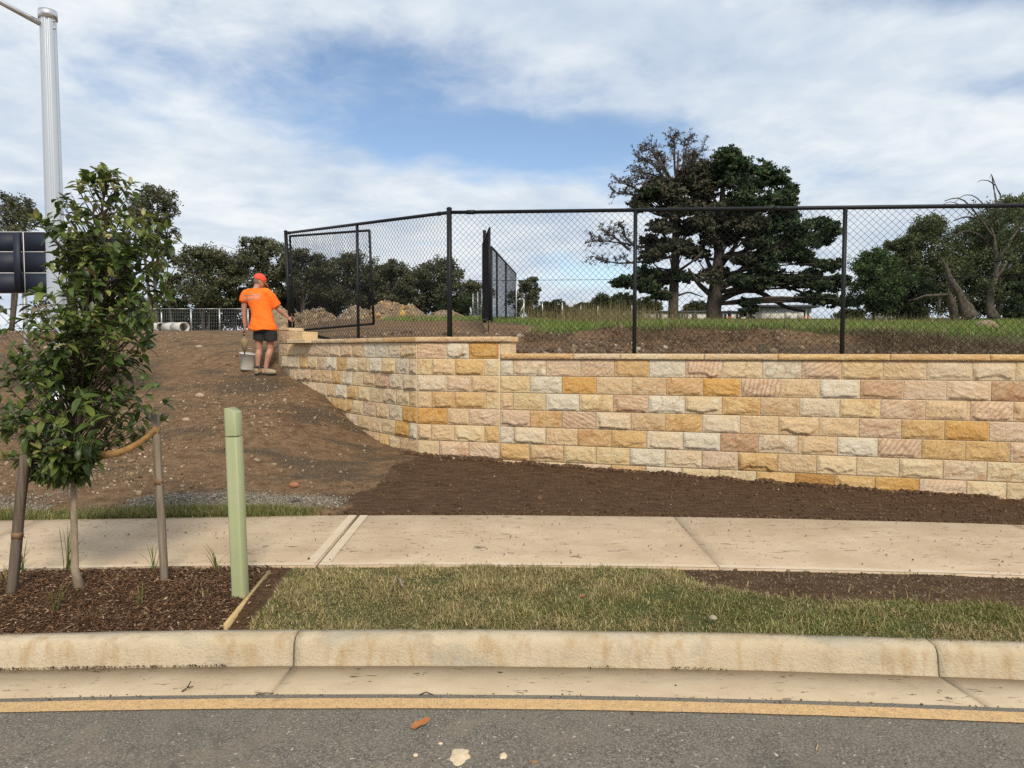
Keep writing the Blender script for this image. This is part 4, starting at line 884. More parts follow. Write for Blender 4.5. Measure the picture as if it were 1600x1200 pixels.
    # hair below the cap
    V, Q, T = ellipsoid((0, -.02, -.01), (.078, .088, .085), 16, 10); g = Geo(); g.add(V @ rotm.T + hc, Q, T); g.obj('hair', M['hair'], Wk, True)
    # cap with brim and sun flap
    V, Q, T = ellipsoid((0, -.012, .045), (.094, .113, .088), 22, 14); V[:, 2] = np.maximum(V[:, 2], .018 - 0.25 * np.maximum(0, -V[:, 1] - .02)); g = Geo(); g.add(V @ rotm.T + hc, Q, T); cp = remesh('cap', g, M['hat'], 0.007, 2, Wk)
    n = 11; aa = np.linspace(-1.1, 1.1, n); inn = np.stack([.086 * np.sin(aa), -.01 + .10 * np.cos(aa), np.full(n, .026)], -1); ou = np.stack([.092 * np.sin(aa), .005 + .175 * np.cos(aa) ** 0.8, .012 - .02 * np.cos(aa) + .0 * aa], -1)
    V = np.concatenate([inn, ou, inn - (0, 0, .006), ou - (0, 0, .006)]) @ rotm.T + hc; j = np.arange(n - 1)
    F = np.concatenate([np.stack([j, j + 1, n + j + 1, n + j], -1), np.stack([2 * n + j, 3 * n + j, 3 * n + j + 1, 2 * n + j + 1], -1), np.stack([n + j, n + j + 1, 3 * n + j + 1, 3 * n + j], -1)]); link('brim', mesh('brim', V, F, M['brim'], True), cp)
    # shirt
    s = Geo()
    s.add(*rings([(-.015, .0, .735, .250, .185), (-.015, .0, .80, .235, .178), (-.02, .005, .92, .198, .155), (-.045, .015, 1.08, .188, .135), (-.095, .03, 1.24, .205, .130), (-.125, .04, 1.33, .195, .115), (-.135, .048, 1.39, .13, .09), (-.138, .052, 1.425, .074, .07)], 28))
    s.add(*limb([sl + (.10, 0, .0), sl + (.02, 0, -.005), sl + (-.012, 0, -.10), sl + (-.012, .0, -.275)], [.085, .09, .084, .082], 18, 14))
    s.add(*limb([sr - (.10, .02, -.0), sr, sr + (.075, .03, -.10), sr + (.155, .06, -.215)], [.085, .09, .086, .088], 18, 14))
    def wr_(co):
        x, y, z = co[:, 0], co[:, 1], co[:, 2]; d = (z - 0.80) * 1.0
        f = 0.024 * (fbm(x * 5 + z * 7, z * 3 - x * 4, 91, 3) - 0.5) + 0.045 * (fbm((z + 0.35 * x) * 13, x * 3.5, 92, 2) - 0.5) * sst(z, 1.05, 0.78) + 0.012 * np.sin((x * 24 + z * 4)) * sst(z, .95, .74) * .5
        f = f + 0.028 * (fbm((x - .6 * z) * 10, z * 3, 95, 2) - .5) * sst(z, .95, 1.15)
        return f.astype(np.float32)
    sh = remesh('shirt', s, M['orange'], 0.010, 5, Wk, wr_)
    # back print: two grey bars with a pale line of worn, unreadable lettering between them
    def patch(x0, x1, z0, z1, mat, nm):
        bm = bmesh.new(); n = 12
        dg = bpy.context.evaluated_depsgraph_get(); vs_ = []
        for z in (z0, z1):
            for t in np.linspace(0, 1, n):
                x = x0 + (x1 - x0) * t; zz = z + 0.075 * (x + .14); ok, loc, nor, _ = sh.ray_cast(Vector((x, -1, zz)), Vector((0, 1, 0)))
                vs_.append(bm.verts.new(loc + Vector((0, -0.0035, 0)) if ok else Vector((x, -.1, zz))))
        for i in range(n - 1): bm.faces.new((vs_[i], vs_[i + 1], vs_[n + i + 1], vs_[n + i]))
        me = bpy.data.meshes.new(nm); bm.to_mesh(me); bm.free(); me.materials.append(M[mat]); link(nm, me, sh)
    bpy.context.view_layer.update()
    X0, X1 = -.315, -.025
    patch(X0, X1, 1.305, 1.32, 'print', 'printed_bar'); patch(X0, X1, 1.235, 1.25, 'print', 'printed_bar'); patch(X0, X0 + .008, 1.25, 1.305, 'print', 'printed_bar'); patch(X1 - .008, X1, 1.25, 1.305, 'print', 'printed_bar')
    xs = np.linspace(X0 + .018, X1 - .02, 10)
    for i, x in enumerate(xs[:-1]): patch(x, x + .017, 1.26, 1.295, 'print_pale', 'printed_mark')
    # shorts
    q = Geo(); q.add(*rings([(.03, 0, .70, .165, .125), (.03, 0, .78, .165, .125), (.02, 0, .86, .145, .11)], 24))
    q.add(*limb([(-.05, 0, .78), (-.075, 0, .66), (-.085, 0, .565)], [.115, .112, .108], 18, 9)); q.add(*limb([(.10, 0, .78), (.12, .01, .66), (.122, .02, .56)], [.118, .118, .118], 18, 9))
    remesh('shorts', q, M['shorts'], 0.010, 4, Wk, lambda co: (0.018 * (fbm(co[:, 0] * 9 + co[:, 2] * 4, co[:, 2] * 9, 51, 3) - .5)).astype(np.float32))
    # shoes: left seen from behind, right in profile
    def shoe(c, ang, nm):
        g = Geo(); cz, sz = math.cos(ang), math.sin(ang)
        def T_(V): V = np.array(V, float); return np.stack([V[:, 0] * cz - V[:, 1] * sz, V[:, 0] * sz + V[:, 1] * cz, V[:, 2]], -1) + np.array(c)
        P = limb([(-.07, 0, .045), (-.02, 0, .052), (.06, 0, .050), (.13, 0, .042), (.185, 0, .036)], [.042, .047, .048, .044, .026], 16, 16); V = P[0].copy(); V[:, 2] = np.maximum(V[:, 2], 0.012); g.add(T_(V), *P[1:])
        P = limb([(-.045, 0, .05), (-.045, 0, .085), (-.04, 0, .115)], [.043, .042, .043], 14, 6); g.add(T_(P[0]), *P[1:])
        o = remesh(nm, g, M['shoe'], 0.007, 3, Wk)
        k = 20; th = np.linspace(0, 2 * math.pi, k, endpoint=False); ox = .055 + .135 * np.cos(th); oy = (.046 + .006 * np.cos(th)) * np.sin(th); V = np.concatenate([np.c_[ox, oy, np.zeros(k)], np.c_[ox, oy, np.full(k, .022)]]); j = np.arange(k); j2 = (j + 1) % k
        link('sole', mesh('sole', T_(V), [np.stack([j, j2, k + j2, k + j], -1), np.array([list(range(k, 2 * k)), list(range(k))[::-1]])], M['sock']), o)
        P = tube([(-.043, 0, .105), (-.042, 0, .125), (-.04, 0, .145)], [.046, .046, .044], 14); g2 = Geo(); g2.add(T_(P[0]), *P[1:]); g2.obj('sock', M['sock'], Wk, True)
    shoe((-.105, -.01, .0), R(74), 'shoe'); shoe((.045, -.02, .0), R(-6), 'shoe')
    Wk.scale = (.92, .95, 1.0); gl = gl * np.array((.92, .95, 1)); gr = gr * np.array((.92, .95, 1))
    base = np.array((px[0], Y, z0 - .005))
    # brick trowel in the hanging hand
    Tr = thing('trowel', 'mortar-covered brick trowel with black handle held low in the left hand', 'trowel'); h0 = base + gl
    g = Geo(); g.add(*tube([h0 + (0.0, 0, .06), h0 + (0.003, 0, 0), h0 + (.006, 0, -.065)], [.013, .015, .013], 10)); g.obj('handle', M['handle'], Tr, True)
    g = Geo(); g.add(*tube([h0 + (.006, 0, -.06), h0 + (.008, .015, -.09), h0 + (.008, 0, -.115)], .006, 8)); g.obj('tang', M['galv'], Tr, True)
    t0 = h0 + np.array((.008, 0, -.11)); V = np.array([(0, 0, .015), (-.072, 0, -.035), (-.055, 0, -.10), (0, 0, -.27), (.055, 0, -.10), (.072, 0, -.035)]); V = np.concatenate([V, V + (0, .006, 0), [(0, -.016, -.09)]]) + t0; j = np.arange(6); j2 = (j + 1) % 6
    link('blade', mesh('blade', V, [np.stack([j, j2, 6 + j2, 6 + j], -1), np.stack([j, np.full(6, 12), j2], -1), np.array([(6, 7, 8), (6, 8, 9), (6, 9, 10), (6, 10, 11)])], M['wet_mortar']), Tr)
    Jt = thing('jointing_tool', 'small black-handled jointing tool held in the right hand over the stone', 'tool'); h1 = base + gr
    g = Geo(); g.add(*tube([h1 + (-.01, 0, .05), h1, h1 + (.004, 0, -.06)], [.011, .013, .010], 8)); g.obj('handle', M['handle'], Jt, True); g = Geo(); g.add(*tube([h1 + (.004, 0, -.055), h1 + (.008, 0, -.12)], [.007, .004], 6)); g.obj('point', M['handle'], Jt)
    # bucket
    bp = at(389, 572, 11.75); bz = H1(bp[0], bp[1]); Bk = thing('bucket', 'dusty white plastic bucket of mortar standing beside the worker', 'bucket', (bp[0] - .02, bp[1], bz - .01), (R(4), R(5), R(20)))
    k = 28; th = np.linspace(0, 2 * math.pi, k, endpoint=False); sq = (np.abs(np.cos(th)) ** 4 + np.abs(np.sin(th)) ** 4) ** -0.25 * .85
    def ring(r, z): return np.stack([r * sq * np.cos(th), r * sq * np.sin(th), np.full(k, z)], -1)
    prof = [(.0, 0), (.125, 0), (.14, .02), (.168, .27), (.178, .272), (.178, .287), (.165, .287), (.150, .20)]; V = np.concatenate([ring(r, z) for r, z in prof]); i = np.arange(len(prof) - 1)[:, None] * k; j = np.arange(k)[None]; j2 = (j + 1) % k
    link('pail', mesh('pail', V, np.stack([i + j, i + j2, i + k + j2, i + k + j], -1).reshape(-1, 4), M['bucket'], True), Bk)
    r_ = np.array([0, .05, .10, .155]); V = np.concatenate([ring(r, .215 + .05 * (1 - r / .155)) for r in r_]); V[:, 2] += .03 * (fbm(V[:, 0] * 20, V[:, 1] * 20, 4) - .5); i = np.arange(3)[:, None] * k; link('mortar', mesh('mortar', V, np.stack([i + j, i + j2, i + k + j2, i + k + j], -1).reshape(-1, 4), M['wet_mortar'], True), Bk)
    a = np.linspace(0, math.pi, 14); g = Geo(); g.add(*tube(np.stack([.175 * np.cos(a), -.10 * np.sin(a), .275 + .10 * np.sin(a)], -1), .005, 6)); g.obj('bail', M['galv'], Bk, True)
build_worker()

# ------------------------------------------------------------------ the staked young tree
def leaf_template(L, w, droop, fold, wave=0.0):
    t = np.array([0, .22, .5, .8, 1.0]); ww = np.array([.0, .72, 1.0, .62, 0.0]) * w / 2; z = -droop * t ** 2 * L
    V = [(0, 0, 0)]
    mid = [(0, t[i] * L, z[i]) for i in (1, 2, 3)]; lf = [(-ww[i], t[i] * L, z[i] + fold * ww[i] + wave * (i % 2)) for i in (1, 2, 3)]; rt = [(ww[i], t[i] * L, z[i] + fold * ww[i] - wave * (i % 2)) for i in (1, 2, 3)]
    V = np.array([(0, 0, 0)] + mid + lf + rt + [(0, L, z[4])])
    F3 = np.array([(0, 1, 4), (0, 7, 1), (3, 10, 6), (3, 9, 10)]); F4 = np.array([(1, 2, 5, 4), (2, 3, 6, 5), (1, 7, 8, 2), (2, 8, 9, 3)])
    return V, F3, F4
LEAFCOL = np.array([(0.045, 0.075, 0.016), (0.075, 0.115, 0.024), (0.12, 0.165, 0.034), (0.175, 0.215, 0.048), (0.28, 0.275, 0.088), (0.19, 0.14, 0.065)])
def build_young_tree():
    base = atz(121, 922, 0.15); Y0 = base[1]
    Tt = thing('young_tree', 'leafy young evergreen tree staked in the bark mulch', 'tree', tuple(base))
    def wp(px, py, dy=0.0): p = at(px, py, Y0 + dy); return p - base
    tr = np.array([wp(126, 926), wp(117, 890), wp(116, 830), wp(115, 760), wp(118, 700), wp(125, 620), wp(132, 540), wp(140, 460), wp(148, 400), wp(160, 330), wp(163, 275)])
    g = Geo(); g.add(*tube(tr, [.034, .022, .0185, .017, .016, .015, .013, .011, .009, .006, .003], 10)); g.obj('trunk', M['youngbark'], Tt, True)
    # crown outline: row, left, right in photo columns
    env = np.array([(262, 152, 172), (285, 128, 200), (305, 88, 208), (330, 62, 225), (360, 62, 262), (385, 78, 275), (410, 100, 255), (435, 70, 250), (460, 20, 256), (490, -6, 262), (520, -8, 235), (545, 8, 222), (580, 14, 205), (610, -4, 235), (640, -12, 258), (660, -12, 272), (684, -10, 258), (696, -8, 170), (715, 10, 160), (740, 45, 138), (755, 50, 132)], float)
    r = np.random.default_rng(4); tips = []
    while len(tips) < 600:
        py = r.uniform(262, 752); a, b = np.interp(py, env[:, 0], env[:, 1]), np.interp(py, env[:, 0], env[:, 2]); c = (a + b) / 2; hw = (b - a) / 2
        x, y = r.uniform(-1, 1, 2)
        if x * x + y * y > 1: continue
        rr = math.sqrt(x * x + y * y)
        if r.random() > 0.35 + 0.65 * rr: continue
        if py < 330 and r.random() < 0.45: continue
        if py > 610 and c + hw * x > 150 and y < -.05: continue
        if 425 < py < 450 and x < -.3 and r.random() < .6: continue
        if fbm(np.array([x * 2.6 + py * .016]), np.array([y * 2.6 + py * .026]), 8, 2)[0] < 0.40: continue
        s = 1.02; tips.append(np.array(wp(c + hw * x * s, py, y * hw * s / FOC * Y0 * 0.95)))
    for q in range(34):                                    # long shoots poking out of the outline
        py = r.uniform(268, 735); a, b = np.interp(py, env[:, 0], env[:, 1]), np.interp(py, env[:, 0], env[:, 2]); sd = r.choice([-1, 1]); tips.append(np.array(wp((a + b) / 2 + sd * (b - a) / 2 * r.uniform(1.0, 1.13) + r.uniform(-4, 4), py - r.uniform(0, 14), r.uniform(-.2, .2))))
    tips = np.array(tips); bg = Geo(); nb = 0
    # boughs leave the trunk below their tips; tips hang on the nearest of them
    tz = tr[:, 2]; axis = lambda z: np.stack([np.interp(z, tz, tr[:, 0]), np.interp(z, tz, tr[:, 1]), z], -1)
    leaves = []   # pos, dir, colour index, size
    for tp in tips:
        rad = np.linalg.norm(tp[:2] - axis(tp[2])[:2]); z0 = max(0.72 if tp[2] < .95 else .80, tp[2] - 0.10 - rad * 0.75); z0 = min(z0, tz[-1] - .1)
        if tp[2] < z0: z0 = max(0.66, tp[2] + 0.08)
        a = axis(z0); m = a * .45 + tp * .55 + np.array((0, 0, -.05 * rad)); P = bez(a, m, tp, 6); bg.add(*tube(P, np.linspace(.005 if rad > .2 else .0035, .0012, 6), 4, False))
        d = P[-1] - P[-3]; d /= np.linalg.norm(d) + 1e-6; top = sst(tp[2], 1.5, 2.5); n = int(r.integers(6, 11)) if tp[2] < 2.25 else int(r.integers(4, 7))
        young = r.random() < (0.12 + 0.5 * top); red = r.random() < 0.05
        for q in range(n):
            t = r.uniform(0, .13) if q > 2 else r.uniform(0, .02); ang = r.uniform(0, 2 * math.pi); side = np.cross(d, (0.3, .2, .9)); side /= np.linalg.norm(side); s2 = np.cross(d, side)
            ld = d * r.uniform(.1, .75) + (side * math.cos(ang) + s2 * math.sin(ang)) * r.uniform(.6, 1) + np.array((0, 0, r.uniform(-.35, .5))); ld /= np.linalg.norm(ld)
            ci = 5 if red and q < 3 else (r.choice([3, 4, 4]) if young and q < 5 else r.choice([0, 0, 1, 1, 1, 2, 2, 3], p=[.15, .12, .18, .15, .12, .12, .10, .06]))
            leaves.append((tp - d * t, ld, ci, r.uniform(.5, 1.08) * (0.85 if young else 1)))
    bg.obj('branches', M['twig'], Tt, True)
    temps = [leaf_template(.076, .039, .2, .35), leaf_template(.084, .041, .45, .25), leaf_template(.066, .038, .0, .5, .002), leaf_template(.09, .041, .7, .3)]
    tm = [[mesh('leaf', V, [F3, F4], M['leaf'], True, np.tile(LEAFCOL[c], (len(V), 1))) for c in range(6)] for V, F3, F4 in temps]
    # the leaves nearest the street are separate pieces
    order = sorted(range(len(leaves)), key=lambda i: leaves[i][0][1] - 0.0 * leaves[i][3]); front = order[: len(order) // 2]; r.shuffle(front); single = set(front[:300])
    fo = Geo()
    for i, (p, d, ci, sc) in enumerate(leaves):
        up = np.array((r.normal(0, .35), r.normal(-.15, .3), 1.0)); xx = np.cross(d, up); xx /= np.linalg.norm(xx) + 1e-6; zz = np.cross(xx, d); Rm = np.stack([xx, d, zz], 1); k = int(r.integers(0, 4))
        if i in single:
            o = link('leaf', tm[k][ci], Tt); o.matrix_local = Matrix(np.block([[Rm * sc, p[:, None]], [np.zeros((1, 3)), np.ones((1, 1))]]).tolist())
        else:
            V, F3, F4 = temps[k]; fo.add((V * sc) @ Rm.T + p, F3, F4, col=LEAFCOL[ci] * r.uniform(.8, 1.2))
    fo.obj('foliage', M['leaf'], Tt, True, kind='stuff')
    # stakes and webbing
    def stake(b0, t0, w, mat, label, mark):
        b0, t0 = np.array(b0), np.array(t0); S = thing('tree_stake', label, 'stake', group='stakes of the young tree')
        d = t0 - b0; b1 = b0 - d * .06; g = Geo(); k = 4; P = np.array([b1 + (t0 - b1) * t for t in np.linspace(0, 1, 7)])
        c = np.array([(-w, -w), (w, -w), (w, w), (-w, w)]); V = np.concatenate([np.stack([p[0] + c[:, 0] * 1.0, p[1] + c[:, 1], np.full(4, p[2])], -1) for p in P]); i = np.arange(6)[:, None] * 4; j = np.arange(4)[None]; j2 = (j + 1) % 4
        V[:, :2] += .0015 * np.sin(V[:, 2:] * 31); link('timber', mesh('timber', V, [np.stack([i + j, i + j2, i + 4 + j2, i + 4 + j], -1).reshape(-1, 4), np.array([(24, 25, 26, 27)])], M[mat]), S)
        p = b0 + d * mark; V, F = box(p, (2 * w + .003, 2 * w + .003, .035)); link('stain_band', mesh('stain_band', V, F, M['rust']), S); return b0, d
    rb = atz(257, 910, 0.16); rt = at(242.5, 646, rb[1]); lb = atz(18, 927, 0.16); lt = at(42, 690, lb[1] + .02)
    stake(rb, rt, .0175, 'stake', 'grey weathered timber stake on the bollard side of the young tree', .60)
    stake(lb, lt, .021, 'stake_dark', 'dark leaning timber stake at the left picture edge beside the young tree', .385)
    w = .022; tk = base + tr[4]
    def strap(P, nm, label):
        P = np.asarray(P, float); n = len(P); T_ = np.gradient(P, axis=0); N_ = np.stack([-T_[:, 1], T_[:, 0], 0 * T_[:, 0]], -1); N_ /= np.linalg.norm(N_, axis=1)[:, None] + 1e-9; up = np.array((0, 0, w))
        V = np.concatenate([P + up - N_ * .0015, P - up - N_ * .0015, P + up + N_ * .0015, P - up + N_ * .0015]); j = np.arange(n - 1)
        F = np.concatenate([np.stack([j, j + 1, n + j + 1, n + j], -1), np.stack([2 * n + j, 3 * n + j, 3 * n + j + 1, 2 * n + j + 1], -1), np.stack([j, 2 * n + j, 2 * n + j + 1, j + 1], -1), np.stack([n + j, n + j + 1, 3 * n + j + 1, 3 * n + j], -1)])
        link(nm, mesh(nm, V, F, M['jute'], True), None, label=label, cat='tree tie', group='webbing ties of the young tree')
    a = at(249, 672, rb[1] - .028); a2 = at(238, 676, rb[1] - .03); m = at(205, 700, rb[1] - .10); m2 = at(165, 711, tk[1] - .06); c = np.array((tk[0] - .022, tk[1] - .03, tk[2] - .0))
    th = np.linspace(-.3, 5.2, 9); loopr = np.stack([a[0] * 0 + rt[0] + .004 + .026 * np.cos(th), np.full(9, rb[1]) + .026 * np.sin(th), np.full(9, a[2])], -1)
    P = np.concatenate([[loopr[0] + (0, 0, .002)], loopr[7:8], [a2, (a2 + m) / 2 - (0, 0, .006), m, (m + m2) / 2 - (0, 0, .008), m2, (tk[0] + .01, tk[1] - .03, m2[2] + .004), c, (tk[0] - .028, tk[1], m2[2] + .006)]])
    strap(P, 'webbing_tie', 'brown jute webbing tie sagging from the grey stake to the young trunk')
    q0 = np.array((tk[0] + .024, tk[1] - .005, tk[2] + .012)); q1 = at(112, 704, tk[1] - .03); q2 = at(80, 703, tk[1] - .02); q3 = at(55, 698, lb[1] - .03); q4 = at(36, 694, lb[1] - .03)
    strap([q0, q1, q2, q3, q4, q4 + (-.02, .03, 0)], 'webbing_tie', 'brown jute webbing tie between the young trunk and the dark leaning stake')
build_young_tree()

# ------------------------------------------------------------------ ground cover
def blades(P, ang, lean, Lh, w, col, bend=0.5, segs=2):
    """curved tapering blades; returns V, F4, F3, C"""
    n = len(P); d = np.stack([np.cos(ang), np.sin(ang)], -1); s = np.stack([-np.sin(ang), np.cos(ang)], -1); V = []
    ts = np.linspace(0, 1, segs + 1)
    for t in ts[:-1]:
        hz = Lh * np.sin(lean * (0.35 + bend * t)) * t; up = Lh * np.cos(lean * (0.35 + bend * t)) * t; c = np.stack([P[:, 0] + d[:, 0] * hz, P[:, 1] + d[:, 1] * hz, P[:, 2] + up], -1); ww = (w * (1 - .5 * t))[:, None] * np.c_[s, np.zeros(n)] / 2
        V += [c - ww, c + ww]
    t = 1.0; hz = Lh * np.sin(np.minimum(lean * (0.35 + bend), 1.7)); up = Lh * np.cos(np.minimum(lean * (0.35 + bend), 1.7)); V.append(np.stack([P[:, 0] + d[:, 0] * hz, P[:, 1] + d[:, 1] * hz, P[:, 2] + np.maximum(up, .004)], -1))
    k = len(V); V = np.stack(V, 1).reshape(-1, 3); b = (np.arange(n) * k)[:, None]
    F4 = np.concatenate([b + np.array([[2 * i, 2 * i + 1, 2 * i + 3, 2 * i + 2]]) for i in range(segs - 1)]) if segs > 1 else np.zeros((0, 4), int)
    F3 = b + np.array([[2 * segs - 2, 2 * segs - 1, 2 * segs]]); return V, F4, F3, np.repeat(col, k, 0)
GRN = np.array([(0.135, 0.16, 0.036), (0.185, 0.205, 0.052), (0.235, 0.24, 0.078)]); DRY = np.array([(0.40, 0.32, 0.145), (0.48, 0.395, 0.20), (0.28, 0.20, 0.095)])
def turf():
    n = 185000; X = rng.uniform(-1.75, 5.0, n); t = rng.uniform(-0.015, 1.0, n); Y = yl(X) + KERB_B + t * (PATH_F - KERB_B); Y = np.where(t < .05, Y - 0.012 * rng.random(n), Y)
    soil = (bare_mask(X, Y) > 0) | (X < edge_x(Y) + 0.10 + 0.06 * fbm(X * 6, Y * 6, 70))
    dens = fbm(X * 2.2, Y * 2.2, 62, 3); keep = (~soil & (rng.random(n) < 0.35 + 1.1 * sst(dens, .3, .6))) | (soil & (X > 1) & (rng.random(n) < .012))
    X, Y = X[keep], Y[keep]; n = len(X); z = verge_z(X, Y) - .004
    dry = sst(fbm(X * 1.6 + 3, Y * 2.6, 64, 4) + 0.16 * sst(X, .8, -.6) - .10 * sst(X, 1.2, 2.2), .36, .62); isdry = rng.random(n) < 0.34 + 0.5 * dry
    col = np.where(isdry[:, None], DRY[rng.integers(0, 3, n)], GRN[rng.integers(0, 3, n)]) * rng.uniform(.65, 1.25, (n, 1))
    V, F4, F3, C = blades(np.stack([X, Y, z], -1), rng.uniform(0, 6.28, n), rng.uniform(.6, 2.5, n), rng.uniform(.014, .05, n) * (.55 + .9 * sst(fbm(X * 7, Y * 7, 68, 3), .3, .7)) * (1 + .35 * sst(X, 1.2, 2.6)), rng.uniform(.003, .0055, n), col)
    link('turf_grass', mesh('turf_grass', V, [F4, F3], M['grass'], False, C), label='short patchy turf between kerb and footpath', cat='grass', kind='stuff')
    # strip behind the footpath on the left
    n = 36000; X = rng.uniform(-5.2, -1.5, n); v = rng.uniform(-.03, .34, n) ** 1; Y = yl(X) + PATH_B + v; keep = rng.random(n) < (1 - sst(v, .10, .32)) * (0.35 + .9 * sst(fbm(X * 2.2, Y * 2.2, 66), .3, .6)) * (1 - sst(X, -1.78, -1.6))
    X, Y = X[keep], Y[keep]; n = len(X); col = np.where((rng.random(n) < .25)[:, None], DRY[rng.integers(0, 3, n)], GRN[rng.integers(0, 3, n)] * .95) * rng.uniform(.65, 1.2, (n, 1))
    V, F4, F3, C = blades(np.stack([X, Y, height(X, Y) - .005], -1), rng.uniform(0, 6.28, n), rng.uniform(.3, 1.6, n), rng.uniform(.03, .085, n), rng.uniform(.003, .005, n), col)
    link('path_edge_grass', mesh('path_edge_grass', V, [F4, F3], M['grass'], False, C), label='thin strip of green grass behind the footpath at the foot of the mound', cat='grass', kind='stuff')
turf()
def mulch():
    n = 46000; X = rng.uniform(-4.6, -1.35, n); t = rng.uniform(0.0, 1.0, n); Y = yl(X) + KERB_B + t * (PATH_F - KERB_B); keep = X < edge_x(Y) - .012; keep |= (X < edge_x(Y) + .10) & (rng.random(n) < .12)
    X, Y = X[keep], Y[keep]; n = len(X); z = verge_z(X, Y) + rng.uniform(0, .016, n)
    pal = np.array([(0.11, 0.057, 0.03), (0.072, 0.038, 0.021), (0.155, 0.086, 0.047), (0.20, 0.12, 0.07), (0.045, 0.026, 0.015), (0.31, 0.21, 0.13), (0.42, 0.31, 0.19)]); col = pal[rng.choice(7, n, p=[.27, .23, .19, .13, .12, .04, .02])] * rng.uniform(.75, 1.3, (n, 1))
    tv = np.array([(-1, -.5, 0), (0, -.55, .18), (1, -.4, 0), (-1, .5, .05), (0, .5, .25), (1, .4, .02), (0, 0, -.25)]); tf = np.array([(0, 1, 4, 3), (1, 2, 5, 4)])
    a = rng.uniform(0, 6.28, n); tl = rng.normal(0, .33, n); t2 = rng.normal(0, .4, n); ca, sa, ct, st_ = np.cos(a), np.sin(a), np.cos(tl), np.sin(tl); c2, s2 = np.cos(t2), np.sin(t2); o = 0 * a
    Rz = np.stack([np.stack([ca, -sa, o], -1), np.stack([sa, ca, o], -1), np.stack([o, o, o + 1], -1)], 1); Ry = np.stack([np.stack([ct, o, st_], -1), np.stack([o, o + 1, o], -1), np.stack([-st_, o, ct], -1)], 1); Rx = np.stack([np.stack([o + 1, o, o], -1), np.stack([o, c2, -s2], -1), np.stack([o, s2, c2], -1)], 1)
    Rm = np.einsum('nij,njk,nkl->nil', Rz, Ry, Rx); S = np.stack([rng.lognormal(-4.75, .45, n), rng.lognormal(-5.45, .35, n), np.full(n, .008)], -1)
    V, F, C = scatter(tv, tf, np.stack([X, Y, z], -1), Rm, S, col); link('bark_mulch', mesh('bark_mulch', V, F, M['chips'], False, C), label='shredded brown bark mulch around the young tree', cat='mulch', kind='stuff')
mulch()
